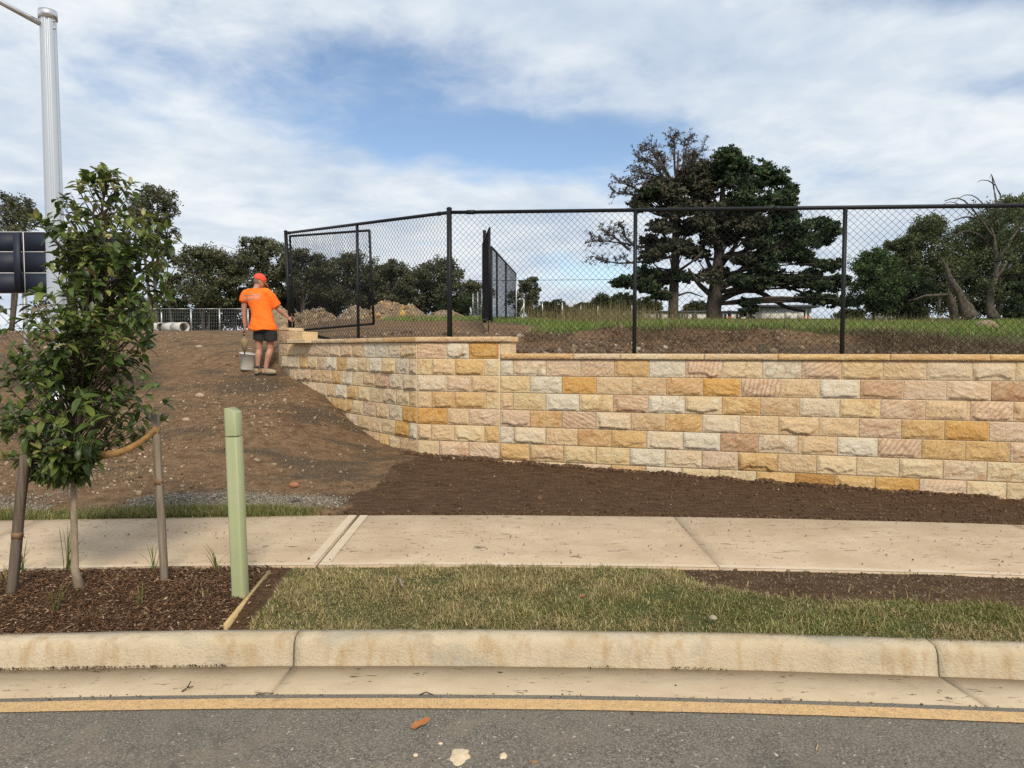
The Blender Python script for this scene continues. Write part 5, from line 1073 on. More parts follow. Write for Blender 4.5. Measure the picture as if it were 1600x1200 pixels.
def stones():
    # stony rubble over the mound
    n = 26000; Y = rng.uniform(6.3, 17, n) ** 1; a = rng.uniform(-.80, -.12, n); X = a * Y; d = wall_behind(X, Y); keep = (d < -.12) & (X < -1.7) & (rng.random(n) < .15 + 1.0 * sst(fbm(X * .9, Y * .9, 81), .4, .62)) & (rng.random(n) < (9 / Y) ** 1)
    keep &= (Y > 6.6) | (rng.random(n) < .4); X, Y = X[keep], Y[keep]; n = len(X)
    pal = np.array([(.29, .215, .14), (.22, .155, .095), (.36, .30, .22), (.165, .112, .066), (.10, .068, .042)]); col = pal[rng.choice(5, n, p=[.25, .3, .08, .25, .12])] * rng.uniform(.75, 1.25, (n, 1)); s = rng.lognormal(-4.65, .55, n); s = np.minimum(s, .05)
    V, F, C = scatter(ICO_V * np.array((1, 1, .65)), ICO_F, np.stack([X, Y, height(X, Y) + s * .15], -1), rot_rand(n), np.stack([s, s * rng.uniform(.5, 1, n), s * rng.uniform(.4, .8, n)], -1), col)
    link('mound_rubble', mesh('mound_rubble', V, F, M['stones'], False, C), label='loose pale rubble scattered over the earth mound', cat='rubble', kind='stuff')
    # gravel along the foot of the mound
    n = 9000; X = rng.uniform(-5, -1.5, n); v = rng.uniform(.22, .8, n); Y = yl(X) + PATH_B + v; keep = (rng.random(n) < np.exp(-((v - .45 - .06 * np.sin(X * 2)) / .16) ** 2) * sst(fbm(X * 1.3, Y * 1.3, 33), .36, .5)) | ((X < -4) & (rng.random(n) < .2)); X, Y = X[keep], Y[keep]; n = len(X)
    col = np.array([(.23, .20, .155), (.17, .145, .11), (.29, .26, .21), (.13, .105, .078)])[rng.integers(0, 4, n)] * rng.uniform(.8, 1.2, (n, 1)); s = rng.uniform(.006, .016, n)
    V, F, C = scatter(PEB_V, PEB_F, np.stack([X, Y, height(X, Y) + s * .3], -1), rot_rand(n), np.stack([s, s * .8, s * .6], -1), col); link('gravel_strip', mesh('gravel_strip', V, F, M['stones'], False, C), label='grey gravel strewn along the foot of the mound', cat='gravel', kind='stuff')
    # clods of dark topsoil, thickest against the wall and the path
    n = 13000; X = rng.uniform(-1.7, 6.8, n); yb = yl(X) + PATH_B; yw = PA[1] + (X - PA[0]) * DM[1] / DM[0]; t = rng.random(n); u = rng.random(n); t = np.where(u < .30, 1 - rng.random(n) ** 2 * .05, np.where(u < .42, rng.random(n) ** 2 * .08, t)); Y = yb + t * (yw - yb) - .01; keep = (wall_behind(X, Y) < -.0) & ((X > -1.35) | (rng.random(n) < .4)) & (X > -1.35 - .4 * (t < .4)); X, Y, t = X[keep], Y[keep], t[keep]; n = len(X)
    col = np.array([(.075, .042, .022), (.10, .058, .032), (.058, .032, .017), (.125, .075, .043)])[rng.integers(0, 4, n)] * rng.uniform(.8, 1.25, (n, 1)); k = rng.random(n) < .006; col[k] = (.45, .40, .33); s = rng.lognormal(-5.0, .5, n) * (1 + 1.1 * (t > .95)); s = np.minimum(s, .034) * np.where(k, .6, 1)
    V, F, C = scatter(ICO_V, ICO_F, np.stack([X, Y, height(X, Y) + s * .2], -1), rot_rand(n), np.stack([s, s * rng.uniform(.6, 1, n), s * rng.uniform(.5, .9, n)], -1), col); link('soil_clods', mesh('soil_clods', V, F, M['stones'], False, C), label='crumbly clods on the dark topsoil below the sandstone wall', cat='soil', kind='stuff')
    n = 7000; X = rng.uniform(1.0, 5.0, n); t = rng.uniform(.45, 1.02, n); Y = yl(X) + KERB_B + t * (PATH_F - KERB_B); keep = bare_mask(X, Y) > 0; X, Y = X[keep], Y[keep]; n = len(X); s = rng.lognormal(-5.6, .5, n)
    col = np.array([(.10, .07, .045), (.065, .042, .026), (.16, .115, .075)])[rng.integers(0, 3, n)] * rng.uniform(.8, 1.25, (n, 1)); V, F, C = scatter(ICO_V, ICO_F, np.stack([X, Y, verge_z(X, Y)], -1), rot_rand(n), s, col); link('verge_crumbs', mesh('verge_crumbs', V, F, M['stones'], False, C), label='crumbled bare soil between turf and footpath', cat='soil', kind='stuff')
    # crumbs of soil trodden on to path, gutter and road
    n = 6500; X = rng.uniform(-4, 4.6, n); off = np.where(rng.random(n) < .28, PATH_F + rng.random(n) * (PATH_B - PATH_F), np.where(rng.random(n) < .72, .372 - np.abs(rng.normal(0, .014, n)), np.where(rng.random(n) < .55, .05 + rng.normal(0, .02, n), rng.uniform(-.9, .3, n)))); Y = yl(X) + off; z = np.where(off > 1, .172, np.where(off > .05, -.008, .004)); keep = fbm(X * 1.5, Y * 3, 88) > .47; X, Y, z = X[keep], Y[keep], z[keep]; n = len(X); s = rng.lognormal(-6.0, .5, n); s = np.minimum(s, .009)
    col = np.array([(.06, .038, .022), (.13, .09, .055), (.22, .165, .11)])[rng.integers(0, 3, n)]; V, F, C = scatter(PEB_V, PEB_F, np.stack([X, Y, z + .35 * s + np.where(z > .1, (Y - yl(X) - PATH_F) * .022, 0)], -1), rot_rand(n), s, col); link('street_crumbs', mesh('street_crumbs', V, F, M['stones'], False, C), label='crumbs of soil trodden over path and gutter', cat='soil', kind='stuff')
    # rubble and gravel behind the capping
    n = 7000; X = rng.uniform(-3.5, 6.5, n); Y = rng.uniform(6.9, 14, n); d = wall_behind(X, Y); keep = (d > .4) & (rng.random(n) < .2 + .8 * sst(fbm(X * .8, Y * .8, 83), .45, .6)) & (field_mask(X, Y) < .3); X, Y = X[keep], Y[keep]; n = len(X); s = np.minimum(rng.lognormal(-4.0, .5, n), .07)
    col = np.array([(.17, .115, .07), (.23, .165, .105), (.10, .066, .04), (.36, .30, .23)])[rng.choice(4, n, p=[.35, .3, .27, .08])] * rng.uniform(.8, 1.2, (n, 1)); V, F, C = scatter(ICO_V, ICO_F, np.stack([X, Y, height(X, Y) + s * .2], -1), rot_rand(n), np.stack([s, s * .8, s * .7], -1), col); link('backfill_rubble', mesh('backfill_rubble', V, F, M['stones'], False, C), label='brown rubble on the backfill behind the fence', cat='rubble', kind='stuff')
stones()
def field_grass():
    n = 210000; Y = 10.5 * (46 / 10.5) ** rng.random(n); a = rng.uniform(-.24, .86, n); X = a * Y; fm = field_mask(X, Y); keep = rng.random(n) < fm * (.35 + .65 * sst(fbm(X * .9, Y * .9, 71), .3, .55)); X, Y, a = X[keep], Y[keep], a[keep]; n = len(X)
    col = np.where((rng.random(n) < .14 + .30 * sst(fbm(X * .5, Y * .5, 72), .5, .7))[:, None], DRY[rng.integers(0, 3, n)] * .9, np.array([(.12, .20, .034), (.16, .25, .045), (.21, .28, .07)])[rng.integers(0, 3, n)]) * rng.uniform(.7, 1.25, (n, 1))
    L_ = rng.uniform(.05, .17, n) * (1 + .5 * sst(fbm(X * .4, Y * .4, 73), .45, .7)); V, F4, F3, C = blades(np.stack([X, Y, height(X, Y) - .02], -1), rng.uniform(0, 6.28, n), rng.uniform(.1, 1.2, n), L_, rng.uniform(.006, .011, n) * (Y / 14) ** .6, col)
    link('field_grass', mesh('field_grass', V, [F4, F3], M['grass'], False, C), label='bright green rough grass of the field behind the fence', cat='grass', kind='stuff')
    n = 6000; Y = rng.uniform(19, 36, n); a = rng.normal(.135, .06, n); k = rng.random(n) < .35; a = np.where(k, rng.uniform(.2, .66, n), a); X = a * Y; h_ = np.where(k, rng.uniform(.2, .5, n), rng.uniform(.3, .95, n)); keep = (fbm(X * .8, Y * .8, 75) > .42) & (a > .01); X, Y, h_ = X[keep], Y[keep], h_[keep]; n = len(X)
    col = np.array([(.23, .175, .085), (.30, .235, .12), (.17, .15, .06)])[rng.integers(0, 3, n)] * rng.uniform(.7, 1.1, (n, 1)); V, F4, F3, C = blades(np.stack([X, Y, height(X, Y) - .02], -1), rng.uniform(0, 6.28, n), rng.uniform(.05, .5, n), h_, rng.uniform(.008, .014, n), col)
    link('seeding_grass', mesh('seeding_grass', V, [F4, F3], M['grass'], False, C), label='tall dry seeding grass in the field below the pines', cat='grass', kind='stuff')
    # torn roots and dead thatch hanging over the cut bank
    n = 30000; X = rng.uniform(.2, 8.2, n); e = rng.normal(3.1, .55, n); Y = PA[1] + (X - PA[0]) * DM[1] / DM[0] + e / NM[1] + 0.0; keep = rng.random(n) < (.1 + .9 * sst(fbm(X * .9, Y * .6, 76), .47, .6)) * (0.35 + .55 * sst(X, 3.2, 5)); X, Y = X[keep], Y[keep]; n = len(X)
    col = np.array([(.17, .12, .07), (.24, .18, .11), (.11, .075, .042), (.30, .24, .15)])[rng.integers(0, 4, n)] * rng.uniform(.7, 1.2, (n, 1)); V, F4, F3, C = blades(np.stack([X, Y, height(X, Y) + .02], -1), rng.normal(-1.6, 1.1, n), rng.uniform(.7, 2.0, n), rng.uniform(.08, .26, n), rng.uniform(.004, .008, n), col, .9)
    link('dead_thatch', mesh('dead_thatch', V, [F4, F3], M['grass'], False, C), label='dead brown thatch and roots along the cut bank', cat='thatch', kind='stuff')
field_grass()
def tufts():
    spec = [(105, 893, .0, 16, .34, 'tall strappy grass plant close beside the young trunk'), (86, 952, .0, 9, .24, 'yellow-green strappy grass plant in front of the young trunk, nearest the kerb'), (216, 944, .0, 9, .13, 'tiny green grass plant midway between trunk and grey stake'),
            (241, 893, .0, 8, .22, 'thin wiry grass plant just behind the grey stake'), (337, 893, .0, 11, .22, 'small grass plant between grey stake and green bollard'), (32, 897, .0, 12, .24, 'sparse grass plant behind the dark leaning stake'), (8, 910, 0, 8, .14, 'low grass plant at the left picture edge by the dark stake'), (322, 932, 0, 10, .05, 'tiny flat weed in the mulch beside the bollard')]
    for px, py, _, nb, hh, lab in spec:
        p = atz(px, py, .15); r = np.random.default_rng(px); z = float(verge_z(np.array([p[0]]), np.array([p[1]]))[0]); P = np.zeros((nb, 3)); P[:, :2] = r.normal(0, .008, (nb, 2)); col = np.array([(.10, .14, .035), (.15, .175, .05), (.075, .115, .03)])[r.integers(0, 3, nb)]; k = r.random(nb) < .2; col[k] = (.25, .17, .08)
        V, F4, F3, C = blades(P, r.uniform(0, 6.28, nb), r.uniform(.1, .85, nb), hh * r.uniform(.6, 1.1, nb), r.uniform(.005, .008, nb) * (1 if hh > .1 else 2), col, .6, 4)
        link('grass_plant', mesh('grass_plant', V, [F4, F3], M['grass'], False, C), None, (p[0], p[1], z - .005), label=lab, cat='plant', group='grass plants in the mulch bed')
tufts()
def litter():
    def dry_leaf(p, L_, ang, lab):
        V, F3, F4 = leaf_template(L_, L_ * .5, -.35, .45, .008); c, s = math.cos(ang), math.sin(ang); V = V @ np.array([(c, s, 0), (-s, c, 0), (0, 0, 1)]); V[:, 2] -= V[:, 2].min(); link('fallen_leaf', mesh('fallen_leaf', V, [F3, F4], M['leafdry'], True), None, tuple(p), label=lab, cat='leaf')
    p = atz(641, 1137, .008); dry_leaf(p, .085, R(-78), 'curled orange-brown dead leaf lying on the asphalt')
    def splat(px, py, rx, ry, lab, seed, mat='white_spill'):
        p = atz(px, py, .006); k = 30; th = np.linspace(0, 2 * math.pi, k, endpoint=False); f = .55 + .9 * fbm(np.cos(th) * 1.6 + 5, np.sin(th) * 1.6 + 5, seed, 3); V = np.concatenate([np.c_[rx * f * np.cos(th), ry * f * np.sin(th), np.full(k, -.001)], np.c_[.8 * rx * f * np.cos(th), .8 * ry * f * np.sin(th), np.full(k, .004)], [(0, 0, .006)]]); j = np.arange(k); j2 = (j + 1) % k
        link('mortar_splat', mesh('mortar_splat', V, [np.stack([j, j2, k + j2, k + j], -1), np.stack([k + j, k + j2, np.full(k, 2 * k)], -1)], M[mat], True), None, tuple(p), label=lab, cat='splat', group='dried mortar splats on the asphalt')
    splat(717, 1181, .042, .055, 'pale dried mortar splat on the asphalt, the largest', 3); splat(787, 1181, .016, .022, 'small tan mortar splat just right of the largest', 9); splat(649, 1180, .010, .008, 'tiny white mortar speck just left of the largest splat', 12); splat(688, 1162, .009, .006, 'tiny white mortar speck above the largest splat', 14); splat(834, 1190, .018, .012, 'small reddish mortar splat at the bottom edge, right of the others', 17, 'rust')
    def twig(pts, r_, nm, lab, mat='twig'):
        g = Geo(); g.add(*tube(pts, np.linspace(r_, r_ * .5, len(pts)), 6)); return g.obj(nm, M[mat], None, True, label=lab, cat='twig')
    b = atz(284, 1081, .004); t = twig([b, b + (.018, .015, .012), b + (.035, .04, .006)], .004, 'twig', 'small dark twig lying in the gutter below the mulch'); b2 = b + np.array((.018, .015, .012)); g = Geo(); g.add(*tube([b2, b2 + (.012, -.004, .018), b2 + (.016, .006, .028)], .003, 5)); g.obj('side_shoot', M['twig'], t)
    b = atz(622, 905, .19); twig([b, b + (.02, -.04, .008), b + (.035, -.09, .0), b + (.05, -.13, -.002)], .012, 'bark_strip', 'pale strip of bark lying on the turf', 'stake')
    b = atz(655, 1086, .004); twig([b, b + (.03, .01, .01), b + (.07, .0, .0)], .003, 'dry_stalk', 'thin dry stalk lying at the gutter edge near the middle of the picture', 'deadwood')
    b = atz(1275, 1172, .006); twig([b, b + (.02, .03, .004), b + (.03, .055, .0)], .0022, 'straw', 'pale straw lying on the asphalt', 'edging')
    def lump(px, py, z, s, nm, lab, c, cat):
        r = np.random.default_rng(int(px)); V, Q, T = ellipsoid((0, 0, 0), (s, s * .8, s * .6), 14, 10); V *= (0.8 + .5 * fbm(V[:, 0] / s * 1.3 + 7, V[:, 1] / s * 1.3 + V[:, 2] / s * 2, int(px), 3))[:, None]; p = atz(px, py, z) if not isinstance(z, tuple) else np.array(z); g = Geo(); g.add(V, Q, T, col=np.array(c)); g.obj(nm, M['stones'], None, False, loc=tuple(p), label=lab, cat=cat)
    lump(1114, 965, .16, .022, 'pebble', 'pale pebble half sunk in the turf', (.30, .25, .19), 'stone'); lump(910, 931, .165, .012, 'pebble', 'small reddish stone on the turf near the middle', (.36, .10, .06), 'stone'); lump(460, 758, .40, .045, 'brick_fragment', 'broken reddish brick lump at the foot of the mound', (.30, .13, .07), 'stone')
    q = at(1543, 494, 13.2); q[2] = H1(q[0], 13.2) + .06; lump(1543, 0, tuple(q), .19, 'boulder', 'brown boulder sitting on the grassy bank below the gum trunk', (.25, .185, .13), 'rock')
    for px, py, s, lab in ((311, 543, .06, 'flat pale stone high on the mound'), (312, 620, .07, 'flat tan stone midway up the mound, above the bollard'), (291, 657, .05, 'small pale stone low on the mound beside the stake')):
        d = ray(px, py); Yv = np.linspace(7, 16, 400); P = np.array([0, 0, EYE]) + d[None] * (Yv / d[1])[:, None]; k = int(np.argmin(np.abs(P[:, 2] - height(P[:, 0], P[:, 1])))); lump(px, 0, tuple(P[k] + (0, 0, s * .2)), s, 'field_stone', lab, (.36, .27, .19), 'stone')
litter()

# ------------------------------------------------------------------ trees
LQ_V = np.array([(-.5, 0, 0), (0, -.28, .06), (.5, 0, 0), (0, .28, .06)]); LQ_F = np.array([(0, 1, 2, 3)])
def leafcloud(C_, R_, n_sub, n_leaf, size, pal, r, shell=.55, sub_r=.28, flat=1.0):
    """leaf-sized faces in uneven sub-clumps spread through ellipsoids"""
    Ps, Cs = [], []
    for c, rad in zip(C_, R_):
        rad = np.array(rad) * np.ones(3); k = max(3, int(n_sub))
        d = r.normal(size=(k, 3)); d /= np.linalg.norm(d, axis=1)[:, None]; q = c + d * rad * (r.random((k, 1)) ** shell) * r.uniform(.7, 1.12, (k, 1))
        for s in q:
            m = int(n_leaf * r.uniform(.4, 1.5)); p = s + np.clip(r.normal(0, 1, (m, 3)), -1.9, 1.9) * rad.mean() * sub_r * np.array((1, 1, .75 * flat)); Ps.append(p); Cs.append(np.tile(pal[r.integers(0, len(pal))] * r.uniform(.7, 1.25), (m, 1)) * r.uniform(.85, 1.15, (m, 1)))
    P = np.concatenate(Ps); Cc = np.concatenate(Cs); n = len(P); s = size * r.uniform(.6, 1.4, n)
    return scatter(LQ_V, LQ_F, P, rot_rand(n), s, Cc)
GUM = np.array([(.088, .098, .048), (.115, .12, .06), (.065, .074, .037), (.13, .126, .07)]); BUSH = np.array([(.035, .058, .018), (.048, .075, .022), (.028, .045, .015)]); OLIVE = np.array([(.05, .062, .024), (.066, .078, .03), (.04, .05, .02)])
def gum(name, label, px, base_y, top_y, hw, Y, seed, pal=GUM, density=1.0, low=.25, lobes=9, airy=False, stems=2, group=None, size=.22, bark='bark', cat='tree', leafmul=1.0, squash=1.0):
    r = np.random.default_rng(seed); b = at(px, base_y, Y); b[2] = min(b[2], H1(b[0], Y)) - .1; top = at(px, top_y, Y)[2]; H_ = top - b[2]; W_ = hw / FOC * Y
    T_ = thing(name, label, cat, tuple(b), group=group); C_, R_ = [], []
    for i in range(lobes):
        t = (i + r.uniform(.2, .8)) / lobes; z = H_ * (low + (1 - low) * t) ; prof = math.sin(math.pi * min(.97, .16 + .80 * t)) ** .7 if not airy else (.45 + .55 * t if t < .8 else .7)
        rad = W_ * prof * r.uniform(.25, .8); an = i * 2.4 + r.uniform(-.5, .5); rr = W_ * r.uniform(.40, .62) * (.75 + .35 * prof) * (.66 if airy else 1); rz = rr * r.uniform(.6, .85) * squash
        z = min(z, H_ - rz * .9); C_.append(np.array((math.cos(an) * rad, math.sin(an) * rad * .8, z))); R_.append((rr, rr, rz))
    g = Geo(); roots = []
    for s in range(stems):
        e = np.array((r.uniform(-.35, .35) * W_, r.uniform(-.3, .3) * W_, H_ * .72)); m = np.array((e[0] * .2 + r.uniform(-.1, .1) * W_, e[1] * .3, H_ * .35)); P = bez((r.uniform(-.12, .12) * W_, 0, 0), m, e, 8); rad0 = .022 * H_ / stems ** .4; g.add(*tube(P, np.linspace(rad0, rad0 * .3, 8), 7)); roots.append(P)
    for c, rr in zip(C_, R_):
        P0 = roots[int(r.integers(0, stems))]; k = int(np.clip(np.searchsorted(P0[:, 2], c[2] * .62), 1, 6)); a = P0[k]; g.add(*tube(bez(a, (a + c) / 2 + (0, 0, -.06 * H_), c, 6), np.linspace(.009 * H_, .003 * H_, 6), 5, False))
        for q in range(3 if not airy else 6): e = c + r.normal(0, .5, 3) * np.array(rr); g.add(*tube(bez(c - (0, 0, .2 * rr[2]), (c + e) / 2, e, 4), np.linspace(.004 * H_, .0012 * H_, 4), 4, False))
    g.obj('trunk', M[bark], T_, True)
    V, F, C = leafcloud(C_, R_, 24 * density, 46 * leafmul, size * .95, pal, r, .36, .165 if not airy else .16)
    link('crown', mesh('crown', V, F, M['gumleaf'], False, C), T_); return T_
GL = 'gum trees in the background row behind the mound'
gum('gum_tree', 'gum tree at the left picture edge, rising above the navy board', 22, 500, 306, 62, 62, 1, density=1.2, low=.45, group=GL)
gum('gum_tree', 'tall airy gum with bare upper branches just right of the young tree', 240, 505, 290, 62, 60, 2, density=.8, low=.55, lobes=12, airy=True, stems=4, group=GL)
gum('gum_tree', 'small gum with sparse crown seen between the young tree and the dense gum', 268, 512, 390, 30, 62, 21, density=.7, low=.3, lobes=7, airy=True, group=GL)
gum('gum_tree', 'dense dark gum rising behind the concrete pipes', 322, 512, 384, 58, 62, 3, density=1.2, low=.34, lobes=14, stems=5, squash=.75, group=GL)
gum('gum_tree', 'rounded gum towering right behind the worker', 412, 512, 371, 50, 64, 4, density=1.1, low=.40, lobes=13, stems=4, squash=.7, group=GL)
gum('gum_tree', 'spreading gum seen through the first fence bay, beside the end post', 473, 510, 391, 42, 64, 5, density=1.0, low=.40, lobes=11, stems=4, squash=.65, group=GL)
gum('gum_tree', 'gum seen through the gate leaf, directly left of its stile', 540, 508, 396, 48, 66, 6, density=1.0, low=.35, lobes=12, stems=4, squash=.7, group=GL)
gum('gum_tree', 'gum seen behind the larger spoil heap', 612, 506, 410, 46, 66, 7, density=1.0, low=.32, lobes=12, stems=4, squash=.7, group=GL)
gum('gum_tree', 'gum seen behind the fence corner post', 690, 506, 405, 52, 68, 8, density=1.0, low=.34, lobes=12, stems=4, squash=.7, group=GL)
gum('gum_tree', 'low gum seen between corner post and edge-on gate', 738, 504, 440, 34, 70, 9, density=1.0, low=.2, lobes=8, group=GL)
gum('gum_tree', 'slender gum peeking out right of the boundary fence end', 826, 500, 433, 27, 72, 10, density=1.1, low=.15, lobes=9, group=GL, squash=.9)
gum('gum_tree', 'lower gum filling the gap between the dense gum and the one behind the worker', 366, 512, 402, 34, 66, 31, density=1.0, low=.3, lobes=10, stems=3, group=GL, squash=.7)
gum('gum_tree', 'lower gum between the two gums seen through the gate leaf', 506, 510, 408, 34, 67, 32, density=1.0, low=.3, lobes=10, stems=3, group=GL, squash=.7)
gum('gum_tree', 'lower gum just right of the gate stile', 580, 508, 416, 32, 68, 33, density=1.0, low=.28, lobes=10, stems=3, group=GL, squash=.7)
gum('gum_tree', 'lower gum left of the fence corner post, right of the largest heap', 652, 507, 424, 32, 69, 34, density=1.0, low=.28, lobes=10, stems=3, group=GL, squash=.7)
UG = 'low scrub along the far site fence'
for i, (px, ty, hw, lab) in enumerate(((120, 452, 70, 'dark scrub bush behind the young tree and board'), (205, 462, 50, 'dark scrub bush right of the board, behind the young tree'), (275, 470, 36, 'dark scrub bush behind the concrete pipes'), (335, 468, 42, 'dark scrub bush behind the site fence, left of the worker'), (395, 462, 42, 'dark scrub bush hidden by the worker'), (455, 452, 40, 'dark scrub bush behind the fence end post'),
                                      (515, 448, 42, 'dark scrub bush filling the middle of the gate leaf'), (575, 455, 40, 'dark scrub bush behind the gate stile'), (640, 458, 44, 'dark scrub bush right of the larger spoil heap'), (705, 460, 40, 'dark scrub bush behind the corner post'))):
    gum('scrub_bush', lab, px, 514, ty, hw, 68 + (i % 3), 40 + i, BUSH * 1.0, 1.0, .08, 8, False, 3, UG, .26, cat='bush')
FG = 'distant trees along the low horizon'
for i, (px, ty, hw, lab) in enumerate(((855, 470, 26, 'distant tree directly right of the slender gum'), (884, 476, 20, 'low distant tree, second right of the slender gum'), (910, 474, 24, 'distant tree midway along the low horizon'), (942, 460, 32, 'taller distant tree below the dead pine branches'), (975, 459, 28, 'distant tree just left of the second fence post'), (1012, 464, 30, 'distant tree just right of the second fence post'), (1090, 470, 26, 'distant tree seen between the two pine trunks'), (1330, 484, 30, 'distant low tree beside the third fence post'), (1600, 470, 40, 'distant tree at the right picture edge'))):
    gum('distant_tree', lab, px, 503, ty, hw, 112 + 4 * (i % 3), 60 + i, OLIVE * .9, .9, .1, 8, False, 2, FG, .42)
RG = 'scrubby trees at the field edge on the right'
gum('bushy_tree', 'rounded bushy tree with curved dark stem right of the third fence post', 1368, 494, 390, 46, 36, 81, BUSH * 1.5, 2.0, .2, 12, False, 2, RG, .12, 'pinebark')
gum('bushy_tree', 'tall dark bushy tree behind the dead leaning trunk', 1445, 494, 338, 58, 40, 82, OLIVE * 1.8, 2.0, .12, 14, False, 3, RG, .13, 'pinebark')
gum('bushy_tree', 'olive tree filling the gap between dead trunk and gum trunk', 1520, 494, 345, 50, 40, 83, OLIVE * 2.0, 1.9, .12, 13, False, 3, RG, .13)
gum('bushy_tree', 'sparse grey-green tree at the right picture edge', 1590, 494, 308, 66, 38, 84, OLIVE * 2.0, 1.3, .3, 13, True, 3, RG, .12)
gum('bushy_tree', 'low dark shrub at the right picture edge below the sparse tree', 1588, 496, 440, 30, 34, 85, BUSH * 1.1, 1.4, .1, 8, False, 3, RG, .10, 'pinebark')
gum('bushy_tree', 'dark shrub thicket under the tall bushy tree', 1420, 496, 432, 40, 37, 86, BUSH * 1.0, 1.5, .08, 9, False, 3, RG, .12, 'pinebark')
def gnarl(P, r_, k, amp, seed):
    out = tube(P, r_, k); V = out[0]; c = V.mean(0); n_ = (fbm(V[:, 0] * 3.1 + V[:, 1] * 2.3 + seed, V[:, 2] * 1.6, seed, 3) - .5); n2 = (fbm(V[:, 0] * 3.3 - V[:, 1] * 2.7, V[:, 2] * 1.4 + seed, seed + 5, 3) - .5)
    V = V + np.stack([n_, n2, 0 * n_], -1) * amp; return (V, *out[1:])
def dense(P, n=22):
    P = np.asarray(P, float); t = np.linspace(0, 1, len(P)); tt = np.linspace(0, 1, n); Q = np.stack([np.interp(tt, t, P[:, i]) for i in range(3)], -1)
    for _ in range(2): Q[1:-1] = (Q[:-2] + 2 * Q[1:-1] + Q[2:]) / 4
    return Q
def dr(r_, n=22): return np.interp(np.linspace(0, 1, n), np.linspace(0, 1, len(r_)), r_)
def gum_trunk():
    T_ = thing('dead_tree', 'grey dead trunk leaning left with a broken side limb', 'tree'); Y = 31
    g = Geo(); P = np.array([at(1516, 496, Y), at(1506, 474, Y), at(1493, 448, Y), at(1480, 420, Y), at(1472, 402, Y)]); g.add(*gnarl(dense(P), dr([.36, .22, .15, .09, .02]), 14, .22, 3)); P2 = np.array([at(1493, 494, Y + .3), at(1485, 470, Y), at(1482, 450, Y)]); g.add(*gnarl(dense(P2), dr([.24, .15, .03]), 10, .15, 6)); g.obj('trunk', M['deadwood'], T_, True)
    g = Geo(); g.add(*tube([at(1482, 460, Y), at(1465, 461, Y - .3), at(1445, 462, Y - .5), at(1430, 468, Y - .4), at(1418, 470, Y)], [.06, .055, .05, .04, .02], 7)); g.obj('broken_limb', M['deadwood'], T_, True)
    g = Geo(); g.add(*tube([at(1466, 486, Y), at(1468, 470, Y), at(1470, 456, Y)], [.09, .06, .03], 7)); g.obj('stub', M['deadwood'], T_, True)
    T2 = thing('gum_tree', 'crooked gum trunk with bare arching dead branches above the fence rail', 'tree'); Y = 33
    g = Geo(); P = np.array([at(1553, 497, Y), at(1546, 478, Y), at(1549, 455, Y), at(1556, 430, Y), at(1558, 405, Y), at(1553, 375, Y), at(1548, 355, Y)]); g.add(*gnarl(dense(P), dr([.27, .14, .12, .10, .085, .065, .04]), 12, .14, 9)); g.add(*tube([at(1558, 432, Y), at(1566, 422, Y), at(1574, 408, Y)], [.1, .07, .03], 6)); g.obj('trunk', M['bark'], T2, True)
    g = Geo()
    for pts, r0 in (([(1548, 355), (1530, 342), (1508, 338), (1490, 345)], .07), ([(1552, 372), (1538, 350), (1520, 326), (1500, 306), (1476, 314)], .06), ([(1556, 345), (1557, 318), (1553, 295), (1550, 275)], .06), ([(1557, 330), (1566, 308), (1558, 296), (1554, 285), (1549, 272)], .045), ([(1554, 289), (1545, 282), (1533, 281), (1527, 285)], .03), ([(1555, 350), (1540, 322), (1522, 304), (1505, 304), (1492, 316)], .035), ([(1530, 345), (1505, 322), (1485, 314), (1468, 322)], .03), ([(1550, 275), (1549, 272), (1546, 279)], .02), ([(1553, 400), (1540, 372), (1518, 360), (1500, 362), (1488, 372)], .06), ([(1558, 410), (1575, 380), (1590, 360), (1600, 335)], .08)):
        P = np.array([at(x, y, Y + .4 * math.sin(x)) for x, y in pts]); t = np.linspace(0, 1, len(P)); tt = np.linspace(0, 1, 10); Q = np.stack([np.interp(tt, t, P[:, i]) for i in range(3)], -1); Q[1:-1] = (Q[:-2] + Q[1:-1] * 2 + Q[2:]) / 4; g.add(*tube(Q, np.linspace(r0, r0 * .35, 10), 5))
    g.obj('dead_branches', M['deadwood'], T2, True)
    r = np.random.default_rng(7); C_ = [at(x, y, Y + r.uniform(-.8, .8)) for x, y in ((1535, 330), (1548, 322), (1575, 340), (1590, 325), (1520, 350), (1560, 372), (1530, 395), (1500, 380), (1575, 410), (1515, 425), (1540, 440), (1565, 455), (1585, 385), (1490, 410))]; V, F, C = leafcloud(C_, [(.75, .75, .5)] * 14, 12, 20, .11, OLIVE * 1.6, r, .5, .2); link('crown', mesh('crown', V, F, M['gumleaf'], False, C), T2)
gum_trunk()
gum('bushy_tree', 'olive bush canopy bridging the rounded bushy tree and the tall dark tree', 1405, 495, 372, 40, 39, 87, OLIVE * 1.6, 2.0, .12, 11, False, 3, RG, .13)
gum('bushy_tree', 'thin-branched olive tree just left of the sparse edge tree', 1560, 495, 322, 48, 41, 88, OLIVE * 1.9, 1.5, .15, 12, False, 4, RG, .13)
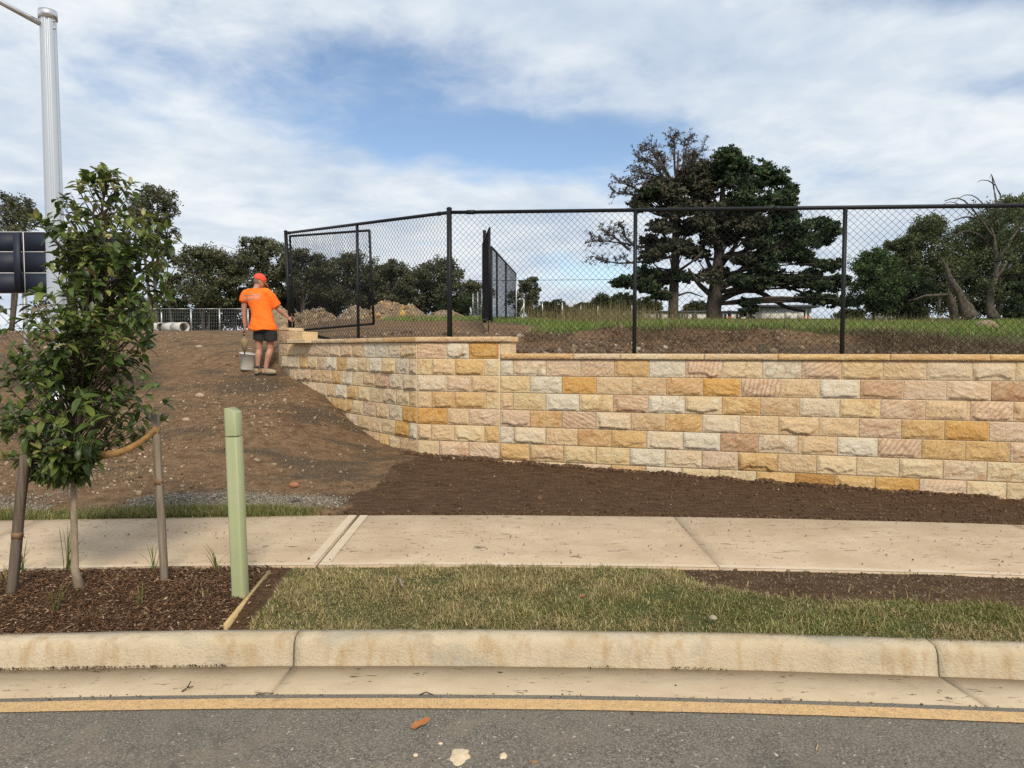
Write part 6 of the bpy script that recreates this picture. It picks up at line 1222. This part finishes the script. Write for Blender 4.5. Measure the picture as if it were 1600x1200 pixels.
def pines():
    Y = 58.0; k = Y / FOC; r = np.random.default_rng(12)
    NEED = np.array([(.034, .058, .025), (.048, .076, .032), (.026, .044, .021), (.066, .088, .038)]); DEAD = np.array([(.105, .088, .070), (.14, .118, .094), (.075, .062, .05)]); DUL = np.array([(.050, .058, .032), (.07, .072, .042), (.085, .076, .052)])
    zp = lambda x, y: (900 + x / 3.636, 200 + y / 3.636)
    def tree(name, label, trunk, limbs, pads, dead, bark):
        T_ = thing(name, label, 'tree'); g = Geo(); P = np.array([at(x, y, Y) for x, y, _ in trunk]); R_ = np.array([q[2] * k for q in trunk]); P[0, 2] -= .3; g.add(*tube(P, R_, 12))
        for pts, r0 in limbs:
            Q = np.array([at(*zp(x, y), Y + dy) for x, y, dy in pts]); t = np.linspace(0, 1, len(Q)); tt = np.linspace(0, 1, 10); Q = np.stack([np.interp(tt, t, Q[:, i]) for i in range(3)], -1); Q[1:-1] = (Q[:-2] + 2 * Q[1:-1] + Q[2:]) / 4; g.add(*tube(Q, np.linspace(r0 * k, r0 * k * .35, 10), 7))
        C_, Rr, Pal = [], [], []
        for x, y, rx, ry, typ in pads:
            px, py = zp(x, y)
            for rep in range(3):
                dy = r.uniform(-3.2, 3.2); c = at(px + r.uniform(-10, 10), py + r.uniform(-5, 5), Y + dy); i = int(np.argmin(np.abs(P[:, 2] - (c[2] - (2.2 if c[2] > 9.5 else .9))))); a = P[i] * .5 + P[min(i + 1, len(P) - 1)] * .5; m = (a + c) / 2 + np.array((r.uniform(-.4, .4), r.uniform(-.4, .4), -.7 if c[2] > 9.5 else r.uniform(-.2, .9))); g.add(*tube(bez(a, m, c, 7), np.linspace(.11, .03, 7), 5, False)); C_.append(c); Rr.append((rx / 3.636 * k, rx / 3.636 * k * .9, ry / 3.636 * k)); Pal.append({'g': NEED, 'd': DUL, 'b': DEAD}[typ])
                for q in range(7): e = c + r.normal(0, .7, 3) * np.array(Rr[-1]); g.add(*tube([c, (c + e) / 2 + (0, 0, -.1), e], [.045, .03, .012], 4, False))
        Vs = Geo()
        for c, rr, pal in zip(C_, Rr, Pal):
            V, F, C = leafcloud([c], [np.array(rr) * np.array((1.32, 1.3, 1.22))], 36, 26, .25, pal, r, .5, .13, .8); Vs.add(V, F, col=C)
        link('crown', Vs.mesh('crown', M['needle']), T_)
        if dead:
            gd = Geo(); lv = Geo()
            for pts, nt in dead:
                Q = np.array([at(*zp(x, y), Y + dy) for x, y, dy in pts]); t = np.linspace(0, 1, len(Q)); tt = np.linspace(0, 1, 9); Q = np.stack([np.interp(tt, t, Q[:, i]) for i in range(3)], -1); gd.add(*tube(Q, np.linspace(.13, .03, 9), 5, False))
                for s in range(nt):
                    b = Q[int(r.integers(3, 9))]; d = (Q[-1] - Q[0]) / np.linalg.norm(Q[-1] - Q[0]) + r.normal(0, .6, 3) + (0, 0, .35); d /= np.linalg.norm(d); e = b + d * r.uniform(.3, .95); gd.add(*tube(bez(b, (b + e) / 2 + r.normal(0, .12, 3), e, 5), np.linspace(.045, .012, 5), 4, False))
                    for q in range(3): e2 = (b + e) / 2 + (e - b) * r.uniform(-.1, .5) + r.normal(0, .28, 3); gd.add(*tube([(b + e) / 2 + (e - b) * .1, e2], [.022, .010], 3, False)); V, F, C = leafcloud([e2], [(.13, .13, .13)], 3, 4, .14, DEAD, r, .5, .5); lv.add(V, F, col=C)
                    V, F, C = leafcloud([e], [(.16, .16, .14)], 3, 5, .15, DEAD, r, .5, .5); lv.add(V, F, col=C)
            gd.obj('dead_branches', M['pinebark'], T_); link('dead_needles', lv.mesh('dead_needles', M['needle']), T_)
        g.obj('trunk', M[bark], T_, True)
    tree('pine_tree', 'huge dark green spreading pine with thick forked trunk in the field', [(1115, 500, 12.5), (1115, 484, 11.5), (1117, 468, 12), (1118, 448, 10), (1121, 420, 8.5), (1124, 385, 7), (1127, 345, 5.5), (1129, 300, 4), (1130, 255, 2)],
         [([(790, 950, 0), (900, 830, -1), (1050, 730, -2), (1180, 650, -2), (1300, 600, -1)], 6), ([(800, 990, 0), (880, 940, 1), (1000, 905, 2), (1100, 960, 2), (1200, 1030, 1), (1300, 1040, 1)], 6), ([(780, 960, 0), (690, 880, -1), (640, 800, -2)], 5), ([(790, 860, 0), (740, 740, 1), (700, 600, 1)], 4.5), ([(810, 800, 0), (900, 680, 2), (960, 560, 2), (1010, 470, 2)], 4.5), ([(820, 700, 0), (760, 540, -2), (720, 420, -2)], 4), ([(810, 900, 0), (980, 860, 3), (1200, 900, 3), (1400, 980, 2)], 4), ([(830, 600, 0), (900, 480, -2), (1010, 380, -2)], 3.5)],
         [(x, y, rx, ry, 'g') for x, y, rx, ry in ((830, 160, 60, 38), (940, 215, 70, 40), (1040, 245, 65, 38), (1140, 285, 70, 38), (1215, 350, 55, 30), (1010, 320, 80, 45), (1130, 385, 75, 40), (900, 300, 80, 50), (830, 250, 70, 50), (920, 400, 85, 45), (1060, 430, 75, 36), (1180, 430, 45, 26), (1130, 560, 80, 42), (1250, 560, 75, 40), (1370, 530, 65, 34), (1440, 580, 55, 28), (1310, 630, 75, 36), (1190, 650, 75, 38), (1400, 640, 50, 26), (1250, 710, 65, 32), (1340, 820, 60, 30), (1440, 780, 55, 26), (1260, 870, 65, 30), (1150, 850, 65, 30), (1400, 900, 65, 32), (1440, 990, 60, 26), (1340, 960, 60, 30), (1050, 880, 70, 28), (940, 860, 60, 28), (1540, 980, 40, 18), (1500, 860, 40, 20), (1050, 560, 70, 40), (1060, 640, 65, 36), (1120, 740, 60, 32), (980, 450, 75, 42), (1180, 490, 65, 34), (870, 470, 70, 42), (1080, 800, 60, 28), (1300, 740, 55, 28))] + [(x, y, rx, ry, 'd') for x, y, rx, ry in ((800, 840, 60, 30), (720, 400, 70, 45), (780, 480, 70, 45), (880, 540, 75, 45), (990, 540, 70, 40), (700, 540, 65, 45), (690, 250, 60, 45), (750, 220, 50, 40), (760, 330, 65, 45), (860, 640, 60, 36), (1000, 650, 55, 34), (760, 640, 60, 40), (680, 700, 50, 34), (960, 760, 55, 28))], None, 'pinebark')
    tree('pine_tree', 'half dead brownish pine with bare twiggy top beside the green pine', [(1052, 500, 8.5), (1052, 480, 8), (1053, 450, 7.5), (1055, 410, 6.5), (1056, 360, 5.5), (1058, 310, 4), (1059, 265, 2.5), (1060, 235, 1.2)],
         [([(550, 700, 0), (470, 640, -1), (400, 600, -1)], 2.5), ([(555, 860, 0), (440, 850, 1), (300, 870, 1)], 2.5), ([(560, 480, 0), (460, 420, 1), (380, 400, 1)], 2.5), ([(570, 820, 0), (660, 760, -2), (720, 700, -2)], 2.5), ([(560, 960, 0), (640, 930, 1), (720, 960, 1)], 2)],
         [(x, y, rx, ry, 'd') for x, y, rx, ry in ((450, 330, 55, 36), (400, 400, 55, 34), (380, 450, 45, 26), (540, 380, 60, 40), (620, 330, 60, 45), (560, 470, 60, 40), (500, 560, 55, 38), (610, 560, 55, 38), (430, 650, 55, 36), (520, 680, 55, 36), (420, 730, 50, 32), (610, 680, 50, 34), (640, 440, 60, 40))] + [(x, y, rx, ry, 'g') for x, y, rx, ry in ((400, 830, 60, 30), (290, 870, 55, 24), (440, 900, 60, 28), (520, 840, 50, 28), (360, 900, 45, 24), (620, 860, 50, 28), (490, 950, 45, 22), (440, 380, 45, 26))] + [(x, y, rx, ry, 'd') for x, y, rx, ry in ((660, 290, 45, 35), (580, 320, 45, 35))],
         [([(575, 360, 0), (600, 280, -2), (640, 220, -2), (665, 170, -2)], 18), ([(570, 380, 0), (520, 300, -2), (500, 220, -2), (480, 170, -2)], 18), ([(575, 360, 0), (670, 300, 1), (720, 250, 1), (745, 215, 1)], 16), ([(570, 420, 0), (480, 330, -1), (400, 280, -1), (330, 300, -1)], 16), ([(570, 400, 0), (500, 280, 1), (430, 200, 1), (360, 180, 1)], 22), ([(575, 350, 0), (560, 220, -1), (560, 110, -1), (550, 70, -1)], 16), ([(575, 330, 0), (610, 200, 1), (625, 120, 1), (640, 75, 1)], 15), ([(580, 340, 0), (650, 230, 0), (690, 160, 0), (722, 125, 0)], 12), ([(560, 450, 0), (440, 390, 1), (330, 380, 1), (225, 365, 1)], 18), ([(400, 395, 1), (320, 330, 1), (250, 310, 1)], 12), ([(550, 700, 0), (400, 680, 0), (240, 650, 0), (110, 640, 0)], 20), ([(550, 730, 0), (380, 760, 1), (220, 770, 1), (100, 730, 1)], 18), ([(300, 690, 0), (220, 620, 0), (160, 590, 0)], 12), ([(560, 320, 0), (480, 200, -1), (420, 120, -1), (395, 130, -1)], 15), ([(520, 300, 0), (420, 260, 2), (340, 250, 2)], 12), ([(350, 690, 1), (280, 620, 1), (270, 560, 1)], 10)], 'pinebark')
    gum('scrub_bush', 'dark round shrub under the big pine beside the white shed', 1167, 500, 464, 24, 56, 91, BUSH * .6, .8, .1, 7, True, 3, None, .2, cat='bush')
pines()

# ------------------------------------------------------------------ far buildings, pipes, spoil
def far_things():
    Y = 88.0
    Bd = thing('long_shed', 'long low white building behind the pine trunks', 'building'); a, b = at(1012, 503, Y), at(1168, 488, Y)
    V, F = box(((a[0] + b[0]) / 2, Y + 3, (a[2] + b[2]) / 2 - .4), (b[0] - a[0], 6, b[2] - a[2] + .8)); link('wall', mesh('wall', V, F, M['wallwhite']), Bd); V, F = box(((a[0] + b[0]) / 2, Y + 3, b[2] + .09), (b[0] - a[0] + .5, 6.6, .17)); link('roof', mesh('roof', V, F, M['roofdark']), Bd)
    for x0, x1 in ((1025, 1033), (1060, 1067), (1068, 1075), (1081, 1089), (1125, 1135), (1150, 1158)):
        p, q = at(x0, 491, Y), at(x1, 499, Y); V, F = box(((p[0] + q[0]) / 2, Y - .02, (p[2] + q[2]) / 2), (q[0] - p[0], .08, p[2] - q[2])); w = link('window', mesh('window', V, F, M['glass']), Bd); V, F = box(((p[0] + q[0]) / 2, Y - .07, (p[2] + q[2]) / 2), (.06, .05, p[2] - q[2])); link('mullion', mesh('mullion', V, F, M['wallwhite']), w)
    B2 = thing('dark_roofed_shed', 'white shed with dark flat roof under the right-hand pine limbs', 'building'); a, b = at(1192, 504, 80), at(1268, 481, 80); V, F = box(((a[0] + b[0]) / 2, 83, (a[2] + b[2]) / 2 - .4), (b[0] - a[0], 6, b[2] - a[2] + .8)); link('wall', mesh('wall', V, F, M['wallwhite']), B2); c, d = at(1180, 479, 80), at(1277, 479, 80); V, F = box(((c[0] + d[0]) / 2, 82.8, b[2] + .16), (d[0] - c[0], 7, .3)); link('roof', mesh('roof', V, F, M['roofdark']), B2)
    for x0, x1 in ((1226, 1236), (1246, 1254)):
        p, q = at(x0, 486, 80), at(x1, 498, 80); V, F = box(((p[0] + q[0]) / 2, 79.97, (p[2] + q[2]) / 2), (q[0] - p[0], .08, p[2] - q[2])); link('panel', mesh('panel', V, F, M['wallwhite']), B2)
    for px, Y_, lab in ((1139.5, 70, 'dark post with red foot beside the big pine trunk'), (1257, 74, 'thin dark post with red foot below the flat-roofed shed'), (1262.5, 74, 'second thin dark post with red foot, next to the shed corner')):
        a, b = at(px, 500, Y_), at(px, 485, Y_); m = a + (b - a) * .4; w = .26 if px < 1200 else .13; P = thing('gate_pier', lab, 'post', group='dark posts with red feet')
        V, F = box((a[0], Y_, (m[2] + b[2]) / 2), (w, w, b[2] - m[2])); link('shaft', mesh('shaft', V, F, M['navy']), P); V, F = box((a[0], Y_, (a[2] - .8 + m[2]) / 2), (w + .02, w + .02, m[2] - a[2] + .8)); link('foot', mesh('foot', V, F, M['redpaint']), P)
    # concrete pipes on the crest
    for i, (px, lab) in enumerate(((288, 'short concrete drainage pipe with its open end showing, nearest the worker'), (273, 'concrete drainage pipe in the middle of the pipe row'), (252, 'concrete drainage pipe half hidden behind the young tree'))):
        p = at(px, 511.5, 46 + i * 1.5); d = np.array((-.72, .694, 0)); n = 28; r0, r1 = .35, .30; th = np.linspace(0, 2 * math.pi, n, endpoint=False); s = np.array((d[1], -d[0], 0)); up = np.array((0, 0, 1.)); ring = lambda r_, t: r_ * (np.cos(th)[:, None] * s + np.sin(th)[:, None] * up) + d * t
        V = np.concatenate([ring(r0, 0), ring(r0, 1.6), ring(r1, 1.6), ring(r1, 0)]); k = np.arange(n); k2 = (k + 1) % n; F = np.concatenate([np.stack([a_ * n + k, a_ * n + k2, b_ * n + k2, b_ * n + k], -1) for a_, b_ in ((0, 1), (1, 2), (2, 3), (3, 0))]); link('drainage_pipe', mesh('drainage_pipe', V, F, M['concrete_pipe'], False), None, tuple(p), label=lab, cat='pipe', group='concrete pipes on the crest')
    # spoil heaps
    def heap(name, lab, px0, px1, top, base, Y_, seed, c, rocks):
        a, b = at(px0, base, Y_), at(px1, base, Y_); W_ = b[0] - a[0]; Hh = at(px0, top, Y_)[2] - a[2]; n = 44; u = np.linspace(-1, 1, n); U, Vv = np.meshgrid(u, u, indexing='ij'); rr = np.sqrt(U ** 2 + Vv ** 2); z = Hh * np.clip(1 - rr ** 2.6, -.2, 1) * (.25 + 1.3 * fbm(U * 1.9 + seed, Vv * 1.9, seed, 4)) + .35 * Hh * (fbm(U * 5, Vv * 5 + seed, seed + 1, 3) - .5) * (rr < 1); T_ = thing(name, lab, 'heap', ((a[0] + b[0]) / 2, Y_, a[2] - .12), group='spoil heaps behind the fence')
        link('earth', mesh('earth', np.stack([U * W_ * .56, Vv * W_ * .5, z], -1), gridF(n, n), M['heap'], True), T_); r = np.random.default_rng(seed); m = rocks; uu = r.uniform(-.85, .85, m); vv = r.uniform(-.9, .1, m); zz = Hh * np.clip(1 - np.sqrt(uu ** 2 + vv ** 2) ** 2.6, 0, 1) * (.25 + 1.3 * fbm(uu * 1.9 + seed, vv * 1.9, seed, 4)); s = r.lognormal(-2.5, .55, m) * W_ / 3; s = np.minimum(s, .26); col = np.array(c)[r.integers(0, len(c), m)] * r.uniform(.8, 1.2, (m, 1)); V, F, C = scatter(ICO_V, ICO_F, np.stack([uu * W_ * .56, vv * W_ * .5, zz], -1), rot_rand(m), np.stack([s, s * .8, s * .6], -1), col); link('rubble', mesh('rubble', V, F, M['stones'], False, C), T_, kind='stuff')
    TAN = [(.27, .19, .115), (.36, .26, .16), (.20, .14, .09)]; YEL = [(.46, .28, .10), (.36, .24, .12), (.24, .165, .1)]; PALE = [(.50, .44, .33), (.36, .28, .19), (.26, .19, .125)]
    heap('spoil_heap', 'low brown rubble heap seen through the gate beside the worker', 448, 535, 478, 512, 36, 5, TAN, 160); heap('spoil_heap', 'pale stone rubble heap seen at the gate stile', 525, 592, 476, 506, 35, 8, PALE, 120); heap('spoil_heap', 'largest spoil heap with yellow clay, seen right of the gate', 572, 668, 467, 506, 33, 11, YEL + TAN, 190); heap('spoil_heap', 'low reddish earth heap just left of the fence corner post', 655, 735, 484, 504, 36, 14, [(.26, .17, .11), (.2, .14, .09)], 40); heap('spoil_heap', 'grey earth heap behind the worker and the wall end', 405, 470, 484, 518, 40, 17, [(.26, .21, .15), (.2, .15, .1)], 50)
far_things()
